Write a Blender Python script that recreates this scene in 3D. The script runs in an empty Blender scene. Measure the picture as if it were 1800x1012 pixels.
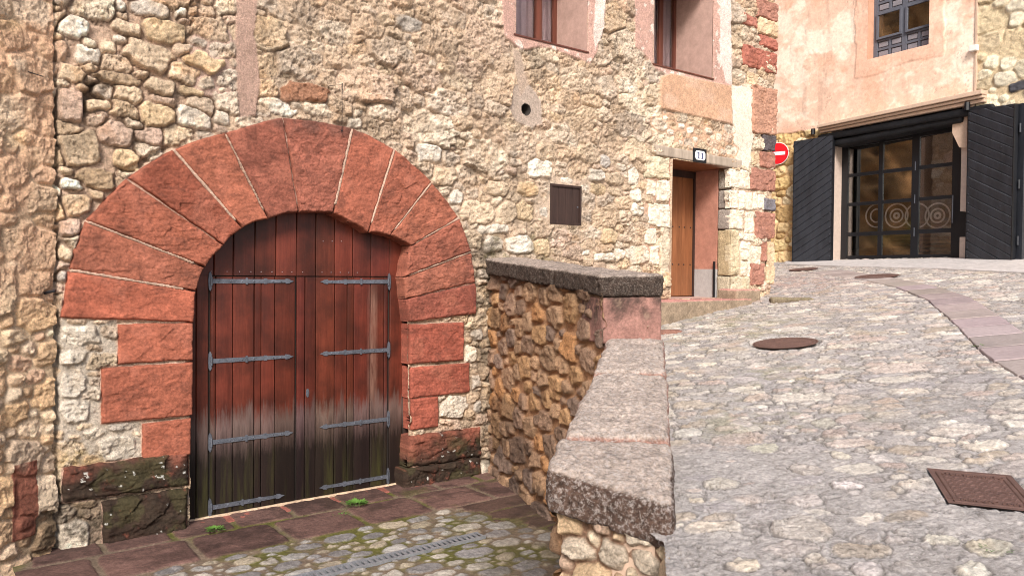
import bpy, bmesh, math, random
import numpy as np
from mathutils import Vector, Matrix
R = math.radians
sc = bpy.context.scene
# ------------------------------------------------------------------ camera, sky, sun, exposure
FOC = 1350.0                      # focal length in photo pixels (photo is 1800 wide)
EYE = Vector((0, 0, 1.575))
PITCH, ROLL = R(1.1), R(0.5)
cam_d = bpy.data.cameras.new('camera'); cam = bpy.data.objects.new('camera', cam_d)
sc.collection.objects.link(cam); sc.camera = cam
cam_d.sensor_width = 36; cam_d.lens = FOC / 1800 * 36; cam_d.clip_start = .05; cam_d.clip_end = 600
CR = Matrix.Rotation(math.pi/2 - PITCH, 4, 'X') @ Matrix.Rotation(ROLL, 4, 'Z')
cam.matrix_world = Matrix.Translation(EYE) @ CR
w = bpy.data.worlds.new("World"); sc.world = w; w.use_nodes = True
nt = w.node_tree; bg = nt.nodes['Background']
sky = nt.nodes.new('ShaderNodeTexSky'); sky.sky_type = 'NISHITA'; sky.sun_disc = False
SUN_EL, SUN_AZ = R(38), R(182)     # azimuth from +Y clockwise: behind and left of the camera
sky.sun_elevation = SUN_EL; sky.sun_rotation = SUN_AZ; sky.air_density = 1.0; sky.dust_density = 3.0; sky.ozone_density = .6
nt.links.new(sky.outputs[0], bg.inputs[0]); bg.inputs[1].default_value = .13
sl = bpy.data.lights.new('sun', 'SUN'); sun = bpy.data.objects.new('sun', sl); sc.collection.objects.link(sun)
sl.energy = 2.7; sl.angle = R(16); sl.color = (1, .965, .925)
sd = Vector((math.sin(SUN_AZ)*math.cos(SUN_EL), math.cos(SUN_AZ)*math.cos(SUN_EL), math.sin(SUN_EL)))
sun.rotation_euler = sd.to_track_quat('Z', 'Y').to_euler()
sc.view_settings.view_transform = 'Standard'; sc.view_settings.look = 'None'
sc.view_settings.exposure = 0.66; sc.view_settings.gamma = 1
sc.render.engine = 'CYCLES'; sc.cycles.pixel_filter_type = 'BLACKMAN_HARRIS'; sc.cycles.filter_width = 1.0
rng = np.random.default_rng(7); random.seed(7)

# ------------------------------------------------------------------ geometry helpers
C3 = CR.to_3x3()
def ray(px, py): return (C3 @ Vector(((px-900)/FOC, -(py-506)/FOC, -1))).normalized()
def D(px, py, d):                 # point seen at photo pixel px,py at distance y = d
    r = ray(px, py); return EYE + r*(d/r.y)
def proj(p):
    q = C3.transposed() @ (Vector(p)-EYE); return 900+FOC*q.x/-q.z, 506-FOC*q.y/-q.z
class Plane:                      # vertical plane: u along, v = world z, w = outward
    def __init__(s, o, du):
        s.o = Vector((o[0], o[1], 0)); s.du = Vector((du[0], du[1], 0)).normalized(); s.n = Vector((s.du.y, -s.du.x, 0))
    def pt(s, u, v, w=0): return s.o + s.du*u + s.n*w + Vector((0, 0, v))
    def uv(s, px, py, w=0):
        r = ray(px, py); t = (w-(EYE-s.o).dot(s.n))/r.dot(s.n); p = EYE+r*t-s.o
        return p.dot(s.du), p.z
    def arr(s, U, V, W):
        return np.stack([s.o.x+s.du.x*U+s.n.x*W, s.o.y+s.du.y*U+s.n.y*W, V+0*U], -1)
    def wdep(s, u, v, xt):        # how far behind the plane a point at (u,v) shows at photo column xt
        a, b = 0., 2.
        x0 = proj(s.pt(u, v, 0))[0]
        for _ in range(40):
            m = (a+b)/2
            if abs(proj(s.pt(u, v, -m))[0]-x0) < abs(xt-x0): a = m
            else: b = m
        return a
def s2l(c):
    c = np.asarray(c, float)/255
    return np.where(c <= .04045, c/12.92, ((c+.055)/1.055)**2.4)
def zs(x, y): return .065*y+.109*x            # street surface
def streetpt(px, py, dz=0):
    r = ray(px, py); t = (zs(0, 0)+dz-EYE.z)/(r.z-.065*r.y-.109*r.x); return EYE+r*t
def floorpt(px, py, z=-.8):
    r = ray(px, py); return EYE+r*((z-EYE.z)/r.z)

# ------------------------------------------------------------------ noise (numpy)
def _h(*k):
    h = np.zeros(np.broadcast(*k).shape, np.uint32)
    for q, m in zip(k, (0x9E3779B1, 0x85EBCA6B, 0xC2B2AE35, 0x27D4EB2F)):
        h = (h ^ (np.asarray(q).astype(np.int64).astype(np.uint32)*np.uint32(m)))*np.uint32(0x2545F491); h ^= h >> np.uint32(15)
    return h.astype(np.float64)/4294967295.
def vn(x, y, z=None, seed=0):
    x = np.asarray(x, float); y = np.asarray(y, float)
    xi, yi = np.floor(x), np.floor(y); fx, fy = x-xi, y-yi; fx = fx*fx*(3-2*fx); fy = fy*fy*(3-2*fy)
    def l(zi):
        a = _h(xi, yi, zi, seed); b = _h(xi+1, yi, zi, seed); c = _h(xi, yi+1, zi, seed); d = _h(xi+1, yi+1, zi, seed)
        return (a*(1-fx)+b*fx)*(1-fy)+(c*(1-fx)+d*fx)*fy
    if z is None: return l(np.float64(0))*2-1
    z = np.asarray(z, float); zi = np.floor(z); fz = z-zi; fz = fz*fz*(3-2*fz)
    return (l(zi)*(1-fz)+l(zi+1)*fz)*2-1
def fbm(x, y, z=None, o=4, seed=0, g=.5):
    s = 0; a = 1; n = 0
    for i in range(o):
        s = s+a*vn(x, y, z, seed+i*17); n += a; a *= g; x = x*2.03+5.1; y = y*2.03+1.7
        if z is not None: z = z*2.03+3.3
    return s/n
def sm(x, a=0., b=1.):
    t = np.clip((x-a)/(b-a), 0, 1); return t*t*(3-2*t)
def facets(U, V, size, seed, tilt=1., asp=1.):
    x, y = U/(size*asp), V/size; xi, yi = np.floor(x), np.floor(y)
    best = np.full(x.shape, 9.); out = np.zeros(x.shape); idh = np.zeros(x.shape)
    for i in (-1, 0, 1):
        for j in (-1, 0, 1):
            cx, cy = xi+i, yi+j
            px = cx+_h(cx, cy, seed, 1); py = cy+_h(cx, cy, seed, 2); d = (x-px)**2+(y-py)**2
            h = ((_h(cx, cy, seed, 3)-.5)*(x-px)+(_h(cx, cy, seed, 4)-.5)*(y-py))*2*tilt+(_h(cx, cy, seed, 5)-.5)
            m = d < best; best = np.where(m, d, best); out = np.where(m, h, out); idh = np.where(m, _h(cx, cy, seed, 6), idh)
    return out, idh
def pmask(U, V, poly, feather=.02, wob=.03, ws=6., seed=3):
    """soft inside-ness (0..1) of grid points in polygon poly [(u,v)...] with a wobbly border"""
    P = np.asarray(poly, float); x = U+wob*fbm(U*ws, V*ws, o=4, seed=seed); y = V+wob*fbm(U*ws+9, V*ws, o=4, seed=seed+5)
    ins = np.zeros(U.shape, bool); dmin = np.full(U.shape, 9.)
    bb = (U > P[:, 0].min()-.3) & (U < P[:, 0].max()+.3) & (V > P[:, 1].min()-.3) & (V < P[:, 1].max()+.3)
    x, y = x[bb], y[bb]; i2 = ins[bb]; d2 = dmin[bb]
    for k in range(len(P)):
        (x0, y0), (x1, y1) = P[k], P[(k+1) % len(P)]
        if abs(y1-y0) > 1e-9: i2 ^= ((y0 > y) != (y1 > y)) & (x < (x1-x0)*(y-y0)/(y1-y0)+x0)
        t = np.clip(((x-x0)*(x1-x0)+(y-y0)*(y1-y0))/max(1e-9, (x1-x0)**2+(y1-y0)**2), 0, 1)
        d2 = np.minimum(d2, np.hypot(x-x0-t*(x1-x0), y-y0-t*(y1-y0)))
    r = np.zeros(U.shape); r[bb] = sm(np.where(i2, d2, -d2), -feather, feather); return r

class Stones:
    """stones packed in a grid: each has a centre, half sizes, turn and squareness"""
    def __init__(s, us, vs, wa=.02, wsc=7., seed=1):
        s.us, s.vs = us, vs; s.U, s.V = np.meshgrid(us, vs); s.seed = seed
        s.X = s.U+wa*fbm(s.U*wsc, s.V*wsc, o=4, seed=seed); s.Y = s.V+wa*fbm(s.U*wsc+31, s.V*wsc, o=4, seed=seed+9)
        s.m1 = np.full(s.U.shape, 3.); s.m2 = np.full(s.U.shape, 3.); s.id = np.full(s.U.shape, -1)
        s.c = []; s.col = []; s.h = []
    def add(s, cu, cv, a, b, th=0, p=3., col=None, h=None):
        k = len(s.c); s.c.append((cu, cv, a, b)); s.col.append(col); s.h.append(h)
        rr = 1.9*math.hypot(a, b); i0, i1 = np.searchsorted(s.us, (cu-rr, cu+rr)); j0, j1 = np.searchsorted(s.vs, (cv-rr, cv+rr))
        if i1 <= i0 or j1 <= j0: return
        sl_ = (slice(j0, j1), slice(i0, i1)); x = s.X[sl_]-cu; y = s.Y[sl_]-cv; ct, st = math.cos(th), math.sin(th)
        xr = np.abs(x*ct+y*st)/a; yr = np.abs(-x*st+y*ct)/b
        m = (xr**p+yr**p)**(1/p)
        m1, m2, idd = s.m1[sl_], s.m2[sl_], s.id[sl_]; n1 = m < m1
        s.m2[sl_] = np.where(n1, m1, np.minimum(m2, m)); s.m1[sl_] = np.where(n1, m, m1); s.id[sl_] = np.where(n1, k, idd)
    def fill(s, radii, tries, asp=1.5, sep=.82, p=(2.3, 4), tilt=.25, rgn=None, avoid=None, colf=None, seed=2):
        g = np.random.default_rng(seed); u0, u1, v0, v1 = rgn or (s.us[0], s.us[-1], s.vs[0], s.vs[-1])
        P = [(c[0], c[1], math.sqrt(c[2]*c[3])) for c in s.c]; A = np.zeros((len(P)+60000, 3)); n = len(P)
        if n: A[:n] = P
        sq = math.sqrt(asp)
        for r0, t in zip(radii, tries):
            Q = g.random((t, 5))
            for q in Q:
                u = u0+(u1-u0)*q[0]; v = v0+(v1-v0)*q[1]; r = r0*(.8+.4*q[2])
                if n and (np.hypot((A[:n, 0]-u)/sq, (A[:n, 1]-v)*sq) < sep*(A[:n, 2]+r)).any(): continue
                if avoid is not None and avoid(u, v, r): continue
                A[n] = (u, v, r); n += 1
                s.add(u, v, r*sq*1.12, r/sq*1.12, (q[3]-.5)*2*tilt, p[0]+(p[1]-p[0])*q[4], colf(u, v) if colf else None)
    def solve(s, bev=.03, gap=.0):
        c = np.array(s.c+[(0, 0, .1, .1)]); rm = np.sqrt(c[:, 2]*c[:, 3])[s.id]
        e = np.minimum(1-s.m1, (s.m2-s.m1)*.55)*rm-gap; e = np.where(s.id < 0, -1, e)
        return e, sm(e, 0, bev), c
    def rnd(s, k): return _h(s.id, k, s.seed, 7)
    def tiltmap(s, c, amp):
        return ((s.rnd(11)-.5)*(s.U-c[s.id, 0])+(s.rnd(12)-.5)*(s.V-c[s.id, 1]))*2*amp

def gridmesh(P, keep=None):
    """P (nv,nu,3) -> verts, quads ; keep (nv-1,nu-1) bool"""
    nv, nu = P.shape[:2]; idx = np.arange(nv*nu).reshape(nv, nu)
    q = np.stack([idx[:-1, :-1], idx[:-1, 1:], idx[1:, 1:], idx[1:, :-1]], -1)
    q = q[keep] if keep is not None else q.reshape(-1, 4)
    return P.reshape(-1, 3), q
def npmesh(name, V, Q, mat=None, col=None, parent=None, smooth=True):
    used = np.zeros(len(V), bool); used[Q.ravel()] = True
    if not used.all():
        mp = np.cumsum(used)-1; V = V[used]; Q = mp[Q]; col = col[used] if col is not None else None
    me = bpy.data.meshes.new(name); me.vertices.add(len(V)); me.vertices.foreach_set('co', V.astype(np.float32).ravel())
    n = Q.shape[1]; me.loops.add(Q.size); me.loops.foreach_set('vertex_index', Q.astype(np.int32).ravel())
    me.polygons.add(len(Q)); me.polygons.foreach_set('loop_start', np.arange(0, Q.size, n, dtype=np.int32))
    me.polygons.foreach_set('loop_total', np.full(len(Q), n, dtype=np.int32))
    me.polygons.foreach_set('use_smooth', np.full(len(Q), smooth))
    if col is not None:
        a = me.attributes.new('col', 'FLOAT_COLOR', 'POINT')
        a.data.foreach_set('color', np.concatenate([np.clip(col, 0, 1), np.ones((len(V), 1))], 1).astype(np.float32).ravel())
    me.update(calc_edges=True)
    return link(name, me, mat, parent)
def link(name, me, mat=None, parent=None, label=None):
    o = bpy.data.objects.new(name, me); sc.collection.objects.link(o)
    if mat: me.materials.append(mat)
    if parent: o.parent = parent
    if label: o['label'] = label
    return o
def thing(name, label, cat, group=None):
    o = bpy.data.objects.new(name, None); sc.collection.objects.link(o); return tag(o, label, cat, group)
def tag(o, label, cat, group=None):
    o['label'] = label; o['category'] = cat
    if group: o['group'] = group
    return o
def struct(o): o['kind'] = 'structure'; return o

class MB:
    """collects simple bevelled pieces into one mesh"""
    def __init__(s): s.bm = bmesh.new()
    def hexa(s, c, bev=0):        # 8 corners: bottom 4 ccw, top 4 ccw
        vs = [s.bm.verts.new(p) for p in c]
        fs = [s.bm.faces.new([vs[i] for i in f]) for f in ((3, 2, 1, 0), (4, 5, 6, 7), (0, 1, 5, 4), (1, 2, 6, 5), (2, 3, 7, 6), (3, 0, 4, 7))]
        if bev:
            es = list({e for f in fs for e in f.edges}); bmesh.ops.bevel(s.bm, geom=es, offset=bev, segments=2, affect='EDGES', profile=.6)
        return s
    def pbox(s, pl, u0, u1, v0, v1, w0, w1, bev=0):
        if u1 < u0: u0, u1 = u1, u0
        if v1 < v0: v0, v1 = v1, v0
        P = pl.pt; return s.hexa([P(u0, v0, w1), P(u1, v0, w1), P(u1, v0, w0), P(u0, v0, w0), P(u0, v1, w1), P(u1, v1, w1), P(u1, v1, w0), P(u0, v1, w0)], bev)
    def prism(s, pts0, pts1):     # two matching loops
        a = [s.bm.verts.new(p) for p in pts0]; b = [s.bm.verts.new(p) for p in pts1]; n = len(a)
        s.bm.faces.new(a[::-1]); s.bm.faces.new(b)
        for i in range(n): s.bm.faces.new((a[i], a[(i+1) % n], b[(i+1) % n], b[i]))
        return s
    def tube(s, pts, r, seg=8):
        prev = None; rings = []
        for i, p in enumerate(pts):
            p = Vector(p); t = (Vector(pts[min(i+1, len(pts)-1)])-Vector(pts[max(i-1, 0)])).normalized()
            a = t.orthogonal().normalized() if prev is None else (prev-t*prev.dot(t)).normalized(); prev = a; b = t.cross(a)
            rr = r[i] if hasattr(r, '__len__') else r
            rings.append([s.bm.verts.new(p+(a*math.cos(k*2*math.pi/seg)+b*math.sin(k*2*math.pi/seg))*rr) for k in range(seg)])
        for A, B in zip(rings, rings[1:]):
            for k in range(seg): s.bm.faces.new((A[k], A[(k+1) % seg], B[(k+1) % seg], B[k]))
        s.bm.faces.new(rings[0][::-1]); s.bm.faces.new(rings[-1]); return s
    def dome(s, c, n, r, h, seg=8):
        c = Vector(c); n = Vector(n).normalized(); a = n.orthogonal().normalized(); b = n.cross(a); rings = []
        for rr, hh in ((1, 0), (.85, .55), (.45, .9)): rings.append([s.bm.verts.new(c+n*h*hh+(a*math.cos(k*2*math.pi/seg)+b*math.sin(k*2*math.pi/seg))*r*rr) for k in range(seg)])
        for A, B in zip(rings, rings[1:]):
            for k in range(seg): s.bm.faces.new((A[k], A[(k+1) % seg], B[(k+1) % seg], B[k]))
        s.bm.faces.new(rings[-1]); return s
    def build(s, name, mat, parent=None, smooth=False, label=None):
        bmesh.ops.recalc_face_normals(s.bm, faces=s.bm.faces)
        me = bpy.data.meshes.new(name); s.bm.to_mesh(me); s.bm.free()
        if smooth:
            for p in me.polygons: p.use_smooth = True
        return link(name, me, mat, parent, label)

def roughblock(name, corners, res, rad, amp, freq, colf, mat, parent=None, seed=0, label=None, fine=0.):
    """hewn stone: 8 corners (bottom ccw, top ccw), rounded edges, chipped surface, coloured by colf(P,N)"""
    c = np.array([tuple(p) for p in corners]); L = [np.linalg.norm(c[1]-c[0])/2, np.linalg.norm(c[3]-c[0])/2, np.linalg.norm(c[4]-c[0])/2]
    n = [max(2, int(2*l/res)) for l in L]; Vs = []; Qs = []; off = 0
    for ax in range(3):
        a, b = [k for k in range(3) if k != ax]
        for sg in (-1, 1):
            A, B = np.meshgrid(np.linspace(-1, 1, n[a]+1), np.linspace(-1, 1, n[b]+1)); p = np.zeros(A.shape+(3,)); p[..., a] = A; p[..., b] = B; p[..., ax] = sg
            v, q = gridmesh(p)
            if (sg < 0) != (ax == 1): q = q[:, ::-1]
            Vs.append(v); Qs.append(q+off); off += len(v)
    v = np.concatenate(Vs); q = np.concatenate(Qs)
    key = np.round(v, 6); _, first, inv = np.unique(key, axis=0, return_index=True, return_inverse=True)
    v = v[first]; q = inv.reshape(-1)[q]
    l = np.array(L); pm = v*l; r = min(rad, l.min()*.9); cl = np.clip(pm, -(l-r), l-r); dd = pm-cl; ln = np.linalg.norm(dd, axis=1, keepdims=True)
    nn = dd/np.maximum(ln, 1e-9); pm = cl+nn*r; t = (pm/l+1)/2; x, y, z = t[:, :1], t[:, 1:2], t[:, 2:]
    P = (c[0]*(1-x)*(1-y)+c[1]*x*(1-y)+c[2]*x*y+c[3]*(1-x)*y)*(1-z)+(c[4]*(1-x)*(1-y)+c[5]*x*(1-y)+c[6]*x*y+c[7]*(1-x)*y)*z
    ex = (c[1]-c[0])/(2*L[0]); ey = (c[3]-c[0])/(2*L[1]); ez = (c[4]-c[0])/(2*L[2]); N = nn[:, :1]*ex+nn[:, 1:2]*ey+nn[:, 2:]*ez
    P_0 = P.copy()
    d = amp*(fbm(P[:, 0]*freq, P[:, 1]*freq, P[:, 2]*freq, o=5, seed=seed, g=.6)+.6*fbm(P[:, 0]*freq*.35, P[:, 1]*freq*.35, P[:, 2]*freq*.35, o=2, seed=seed+50))
    if fine: d = d+fine*(fbm(P[:, 0]*38, P[:, 1]*38, P[:, 2]*38, o=3, seed=seed+70, g=.6)-1.2*sm(fbm(P[:, 0]*14, P[:, 1]*14, P[:, 2]*14, o=4, seed=seed+71, g=.6), .15, .4))
    P = P+N*d[:, None]
    # make sure faces point outwards
    f0 = P_0[q]; ctr = P_0.mean(0); nrm = np.cross(f0[:, 1]-f0[:, 0], f0[:, 2]-f0[:, 0]); bad = ((f0.mean(1)-ctr)*nrm).sum(1) < 0; q[bad] = q[bad][:, ::-1]
    o = npmesh(name, P, q, mat, colf(P, N), parent)
    if label: o['label'] = label
    return o
def hexpl(pl, u0, u1, v0, v1, w0, w1):
    P = pl.pt; return [P(u0, v0, w1), P(u1, v0, w1), P(u1, v0, w0), P(u0, v0, w0), P(u0, v1, w1), P(u1, v1, w1), P(u1, v1, w0), P(u0, v1, w0)]

# ------------------------------------------------------------------ materials
def newmat(name):
    m = bpy.data.materials.new(name); m.use_nodes = True; nt = m.node_tree; return m, nt, nt.nodes['Principled BSDF'], nt.nodes, nt.links
def nz(N, L, co, scale, detail=6, rough=.6, dist=0):
    n = N.new('ShaderNodeTexNoise'); n.inputs['Scale'].default_value = scale; n.inputs['Detail'].default_value = detail
    n.inputs['Roughness'].default_value = rough; n.inputs['Distortion'].default_value = dist; L.new(co, n.inputs['Vector']); return n.outputs['Fac']
def ramp(N, L, f, stops):
    r = N.new('ShaderNodeValToRGB'); L.new(f, r.inputs[0]); e = r.color_ramp.elements
    while len(e) < len(stops): e.new(.5)
    for k, (p, c) in zip(e, stops): k.position = p; k.color = (c, c, c, 1) if not hasattr(c, '__len__') else (*c, 1)
    return r.outputs[0]
def mix(N, L, f, a, b, mode='MIX'):
    m = N.new('ShaderNodeMix'); m.data_type = 'RGBA'; m.blend_type = mode
    for s, v in ((m.inputs['Factor'], f), (m.inputs[6], a), (m.inputs[7], b)):
        if hasattr(v, 'node'): L.new(v, s)
        elif hasattr(v, '__len__'): s.default_value = (*v, 1)
        else: s.default_value = v
    return m.outputs[2]
def stone_mat(name, var=.35, fine=45., bump=.5, dist=.012, rough=.92, speck=0, speckc=(.6, .57, .52), spscale=70, attr=True, base=None, spec=.25):
    m, nt, B, N, L = newmat(name); tc = N.new('ShaderNodeTexCoord').outputs['Object']
    if attr: a = N.new('ShaderNodeAttribute'); a.attribute_name = 'col'; c = a.outputs['Color']
    else: rg = N.new('ShaderNodeRGB'); rg.outputs[0].default_value = (*base, 1); c = rg.outputs[0]
    n1 = nz(N, L, tc, fine*.25, 8, .68); n2 = nz(N, L, tc, fine, 8, .7); n3 = nz(N, L, tc, fine*5, 4, .7)
    c = mix(N, L, 1., c, ramp(N, L, n1, ((.25, 1-var), (.75, 1+var*.6))), 'MULTIPLY')
    c = mix(N, L, 1., c, ramp(N, L, n2, ((.3, 1-var*1.3), (.7, 1+var))), 'MULTIPLY')
    c = mix(N, L, 1., c, ramp(N, L, n3, ((.3, 1-var*.7), (.7, 1+var*.5))), 'MULTIPLY')
    if speck: c = mix(N, L, ramp(N, L, nz(N, L, tc, spscale, 6, .75), ((.5-.1*speck+.05, 0), (.62, speck))), c, speckc)
    L.new(c, B.inputs['Base Color']); B.inputs['Roughness'].default_value = rough; B.inputs['Specular IOR Level'].default_value = spec
    b = N.new('ShaderNodeBump'); b.inputs['Strength'].default_value = bump; b.inputs['Distance'].default_value = dist
    ad = N.new('ShaderNodeMath'); ad.operation = 'ADD'; L.new(n2, ad.inputs[0]); m2 = N.new('ShaderNodeMath'); m2.operation = 'MULTIPLY'; m2.inputs[1].default_value = .35
    L.new(n3, m2.inputs[0]); L.new(m2.outputs[0], ad.inputs[1]); L.new(ad.outputs[0], b.inputs['Height']); L.new(b.outputs[0], B.inputs['Normal'])
    return m
def flat_mat(name, c, rough=.6, metal=0, var=.15, scale=8., bump=.1, spec=.4, dist=.004):
    m, nt, B, N, L = newmat(name); tc = N.new('ShaderNodeTexCoord').outputs['Object']
    n1 = nz(N, L, tc, scale, 8, .65); n2 = nz(N, L, tc, scale*9, 6, .7)
    col = mix(N, L, 1., tuple(c), ramp(N, L, n1, ((.3, 1-var), (.7, 1+var))), 'MULTIPLY'); col = mix(N, L, 1., col, ramp(N, L, n2, ((.3, 1-var), (.7, 1+var))), 'MULTIPLY')
    L.new(col, B.inputs['Base Color']); B.inputs['Roughness'].default_value = rough; B.inputs['Metallic'].default_value = metal; B.inputs['Specular IOR Level'].default_value = spec
    b = N.new('ShaderNodeBump'); b.inputs['Strength'].default_value = bump; b.inputs['Distance'].default_value = dist; L.new(n2, b.inputs['Height']); L.new(b.outputs[0], B.inputs['Normal'])
    return m
def wood_mat(name, ca, cb, rough=.6, stretch=14., bump=.4, garage=False, spec=.3):
    """grain runs along Z"""
    m, nt, B, N, L = newmat(name); tcn = N.new('ShaderNodeTexCoord'); tc = tcn.outputs['Object']
    mp = N.new('ShaderNodeMapping'); mp.inputs['Scale'].default_value = (1, 1, 1/stretch); L.new(tc, mp.inputs[0])
    g = nz(N, L, mp.outputs[0], 60, 8, .7, .4); g2 = nz(N, L, mp.outputs[0], 9, 6, .6); at = N.new('ShaderNodeAttribute'); at.attribute_name = 'col'
    c = mix(N, L, g, tuple(ca), tuple(cb)); c = mix(N, L, 1., c, ramp(N, L, g2, ((.3, .65), (.7, 1.3))), 'MULTIPLY')
    if garage:
        sx = N.new('ShaderNodeSeparateXYZ'); L.new(tc, sx.inputs[0])
        def madd(a, b, op='ADD'):
            k = N.new('ShaderNodeMath'); k.operation = op
            for s, v in ((k.inputs[0], a), (k.inputs[1], b)):
                if hasattr(v, 'node'): L.new(v, s)
                else: s.default_value = v
            return k.outputs[0]
        streak = madd(madd(nz(N, L, mp.outputs[0], 22, 9, .8), -.5), .85, 'MULTIPLY')
        z = madd(sx.outputs[2], streak)
        dk = nz(N, L, tc, 3, 4, .6)
        c = mix(N, L, ramp(N, L, dk, ((.35, .12), (.65, .75))), c, (.035, .012, .009))       # dark varnish stains
        dam = N.new('ShaderNodeMapRange'); dam.inputs[1].default_value = .26; dam.inputs[2].default_value = .08; L.new(z, dam.inputs[0])
        dam2 = N.new('ShaderNodeMapRange'); dam2.inputs[1].default_value = .08; dam2.inputs[2].default_value = -.26; L.new(z, dam2.inputs[0])
        gs = N.new('ShaderNodeMath'); gs.operation = 'SUBTRACT'; L.new(sx.outputs[0], gs.inputs[0]); gs.inputs[1].default_value = STX; ab = madd(gs.outputs[0], gs.outputs[0], 'MULTIPLY')
        sm_ = N.new('ShaderNodeMapRange'); sm_.inputs[1].default_value = .0030; sm_.inputs[2].default_value = .0; L.new(ab, sm_.inputs[0])
        tp = N.new('ShaderNodeMapRange'); tp.inputs[1].default_value = 1.5; tp.inputs[2].default_value = 1.25; L.new(sx.outputs[2], tp.inputs[0])
        c = mix(N, L, madd(madd(sm_.outputs[0], tp.outputs[0], 'MULTIPLY'), ramp(N, L, g, ((.35, .15), (.6, .8))), 'MULTIPLY'), c, (.26, .14, .105))
        c = mix(N, L, dam.outputs[0], c, mix(N, L, g2, (.075, .042, .036), (.22, .15, .135)))      # bleached band
        c = mix(N, L, dam2.outputs[0], c, mix(N, L, nz(N, L, mp.outputs[0], 13, 8, .7), (.005, .004, .005), (.034, .022, .018)))
        ms = N.new('ShaderNodeMapRange'); ms.inputs[1].default_value = -.1; ms.inputs[2].default_value = -.55; L.new(z, ms.inputs[0])
        gm = ramp(N, L, nz(N, L, mp.outputs[0], 8, 6, .7), ((.48, 0), (.7, .8))); k = madd(ms.outputs[0], gm, 'MULTIPLY'); c = mix(N, L, k, c, (.07, .068, .022))
        c = mix(N, L, 1., c, at.outputs['Color'], 'MULTIPLY')
    L.new(c, B.inputs['Base Color']); B.inputs['Roughness'].default_value = rough; B.inputs['Specular IOR Level'].default_value = spec
    b = N.new('ShaderNodeBump'); b.inputs['Strength'].default_value = bump; b.inputs['Distance'].default_value = .004; L.new(g, b.inputs['Height']); L.new(b.outputs[0], B.inputs['Normal'])
    return m
M = {}
M['rubble'] = stone_mat('rubble_stone', .30, 58, 1., .022)
M['street'] = stone_mat('street_stone', .27, 40, 1., .014, rough=.85)
M['sand'] = stone_mat('red_sandstone', .24, 44, .8, .011, rough=.9)
M['cap'] = stone_mat('cap_stone', .42, 40, 1., .016, speck=.6, speckc=(.50, .45, .42), spscale=42)
M['dark_cap'] = stone_mat('dark_cap_stone', .45, 40, 1., .016, speck=.3, speckc=(.36, .32, .28), spscale=80)
M['plaster'] = stone_mat('old_plaster', .12, 16, .35, .006)
M['reveal'] = stone_mat('pink_reveal_plaster', .12, 9, .25, .005, attr=False, base=(.47, .31, .26))
M['reveal_door'] = stone_mat('terracotta_reveal_plaster', .14, 9, .25, .005, attr=False, base=(.42, .20, .145))
M['far_reveal'] = stone_mat('peach_reveal_plaster', .08, 9, .2, .005, attr=False, base=(.56, .31, .21))
M['cement'] = stone_mat('grey_cement', .1, 20, .3, .005, attr=False, base=(.40, .38, .37))
STX = -1.52
M['garage'] = wood_mat('old_red_door_wood', (.085, .015, .010), (.25, .058, .034), .38, 14, .5, True)
M['oak'] = wood_mat('brown_oak', (.13, .045, .02), (.31, .13, .055), .45, 12, .3)
M['frame'] = wood_mat('brown_window_frame', (.09, .028, .018), (.16, .055, .036), .4, 12, .2)
M['greywood'] = wood_mat('weathered_beam', (.22, .17, .13), (.48, .40, .32), .85, 10, .8)
M['darkwood'] = wood_mat('dark_hatch_wood', (.018, .011, .009), (.06, .032, .026), .6, 10, .5)
M['iron'] = flat_mat('old_iron', (.115, .125, .15), .5, .35, .35, 14, .6, .5, .006)
M['darkiron'] = flat_mat('dark_iron', (.02, .02, .024), .45, .5, .2, 14, .3)
M['rust'] = flat_mat('rusty_cast_iron', (.135, .075, .06), .6, .25, .2, 10, .4)
M['black'] = flat_mat('black_paint', (.008, .009, .012), .38, 0, .2, 6, .3, .5)
M['blackwood'] = wood_mat('black_painted_boards', (.012, .014, .019), (.04, .044, .055), .4, 5, .5, spec=.5)
M['greyshutter'] = flat_mat('blue_grey_painted_wood', (.11, .115, .14), .5, 0, .12, 8, .2)
M['greyshutter2'] = flat_mat('grey_panel_paint', (.23, .215, .235), .55, 0, .12, 8, .2)
M['white'] = flat_mat('white_enamel', (.8, .8, .8), .3, 0, .03, 5, .02)
M['offwhite'] = flat_mat('white_box', (.75, .74, .7), .5, 0, .05, 5, .05)
M['red'] = flat_mat('sign_red', (.62, .012, .02), .35, 0, .05, 5, .03)
M['blue'] = flat_mat('navy_paint', (.03, .04, .13), .4, 0, .05, 5, .02)
M['ledge'] = stone_mat('ledge_stone', .08, 14, .2, .004, attr=False, base=(.55, .40, .30))
M['jamb'] = stone_mat('beige_jamb', .08, 14, .2, .004, attr=False, base=(.50, .40, .34))
M['void'] = flat_mat('dark_interior', (.03, .024, .02), .9, 0, .1, 4, .1)
M['curtain'] = flat_mat('mauve_curtain', (.30, .22, .225), .8, 0, .1, 5, .2)
M['grate'] = flat_mat('galvanised_grate', (.30, .31, .33), .45, .4, .2, 12, .3)
M['ochre'] = flat_mat('ring_ornament', (.7, .62, .56), .6, 0, .1, 9, .1)
M['slat'] = wood_mat('bench_slats', (.10, .055, .03), (.2, .12, .07), .6, 3, .2)
M['slab'] = stone_mat('red_flagstone', .14, 22, .4, .006, rough=.85)
def glass(name, tint=(.9, .9, .9), refl=1.5):
    m, nt, B, N, L = newmat(name); B.inputs['Base Color'].default_value = (*tint, 1); B.inputs['Roughness'].default_value = .02
    B.inputs['Transmission Weight'].default_value = 1; B.inputs['IOR'].default_value = refl; return m
M['glass'] = glass('window_glass', (.85, .85, .85), 2.6); M['thin_glass'] = glass('old_window_glass', (.9, .88, .88), 1.25)
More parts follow.
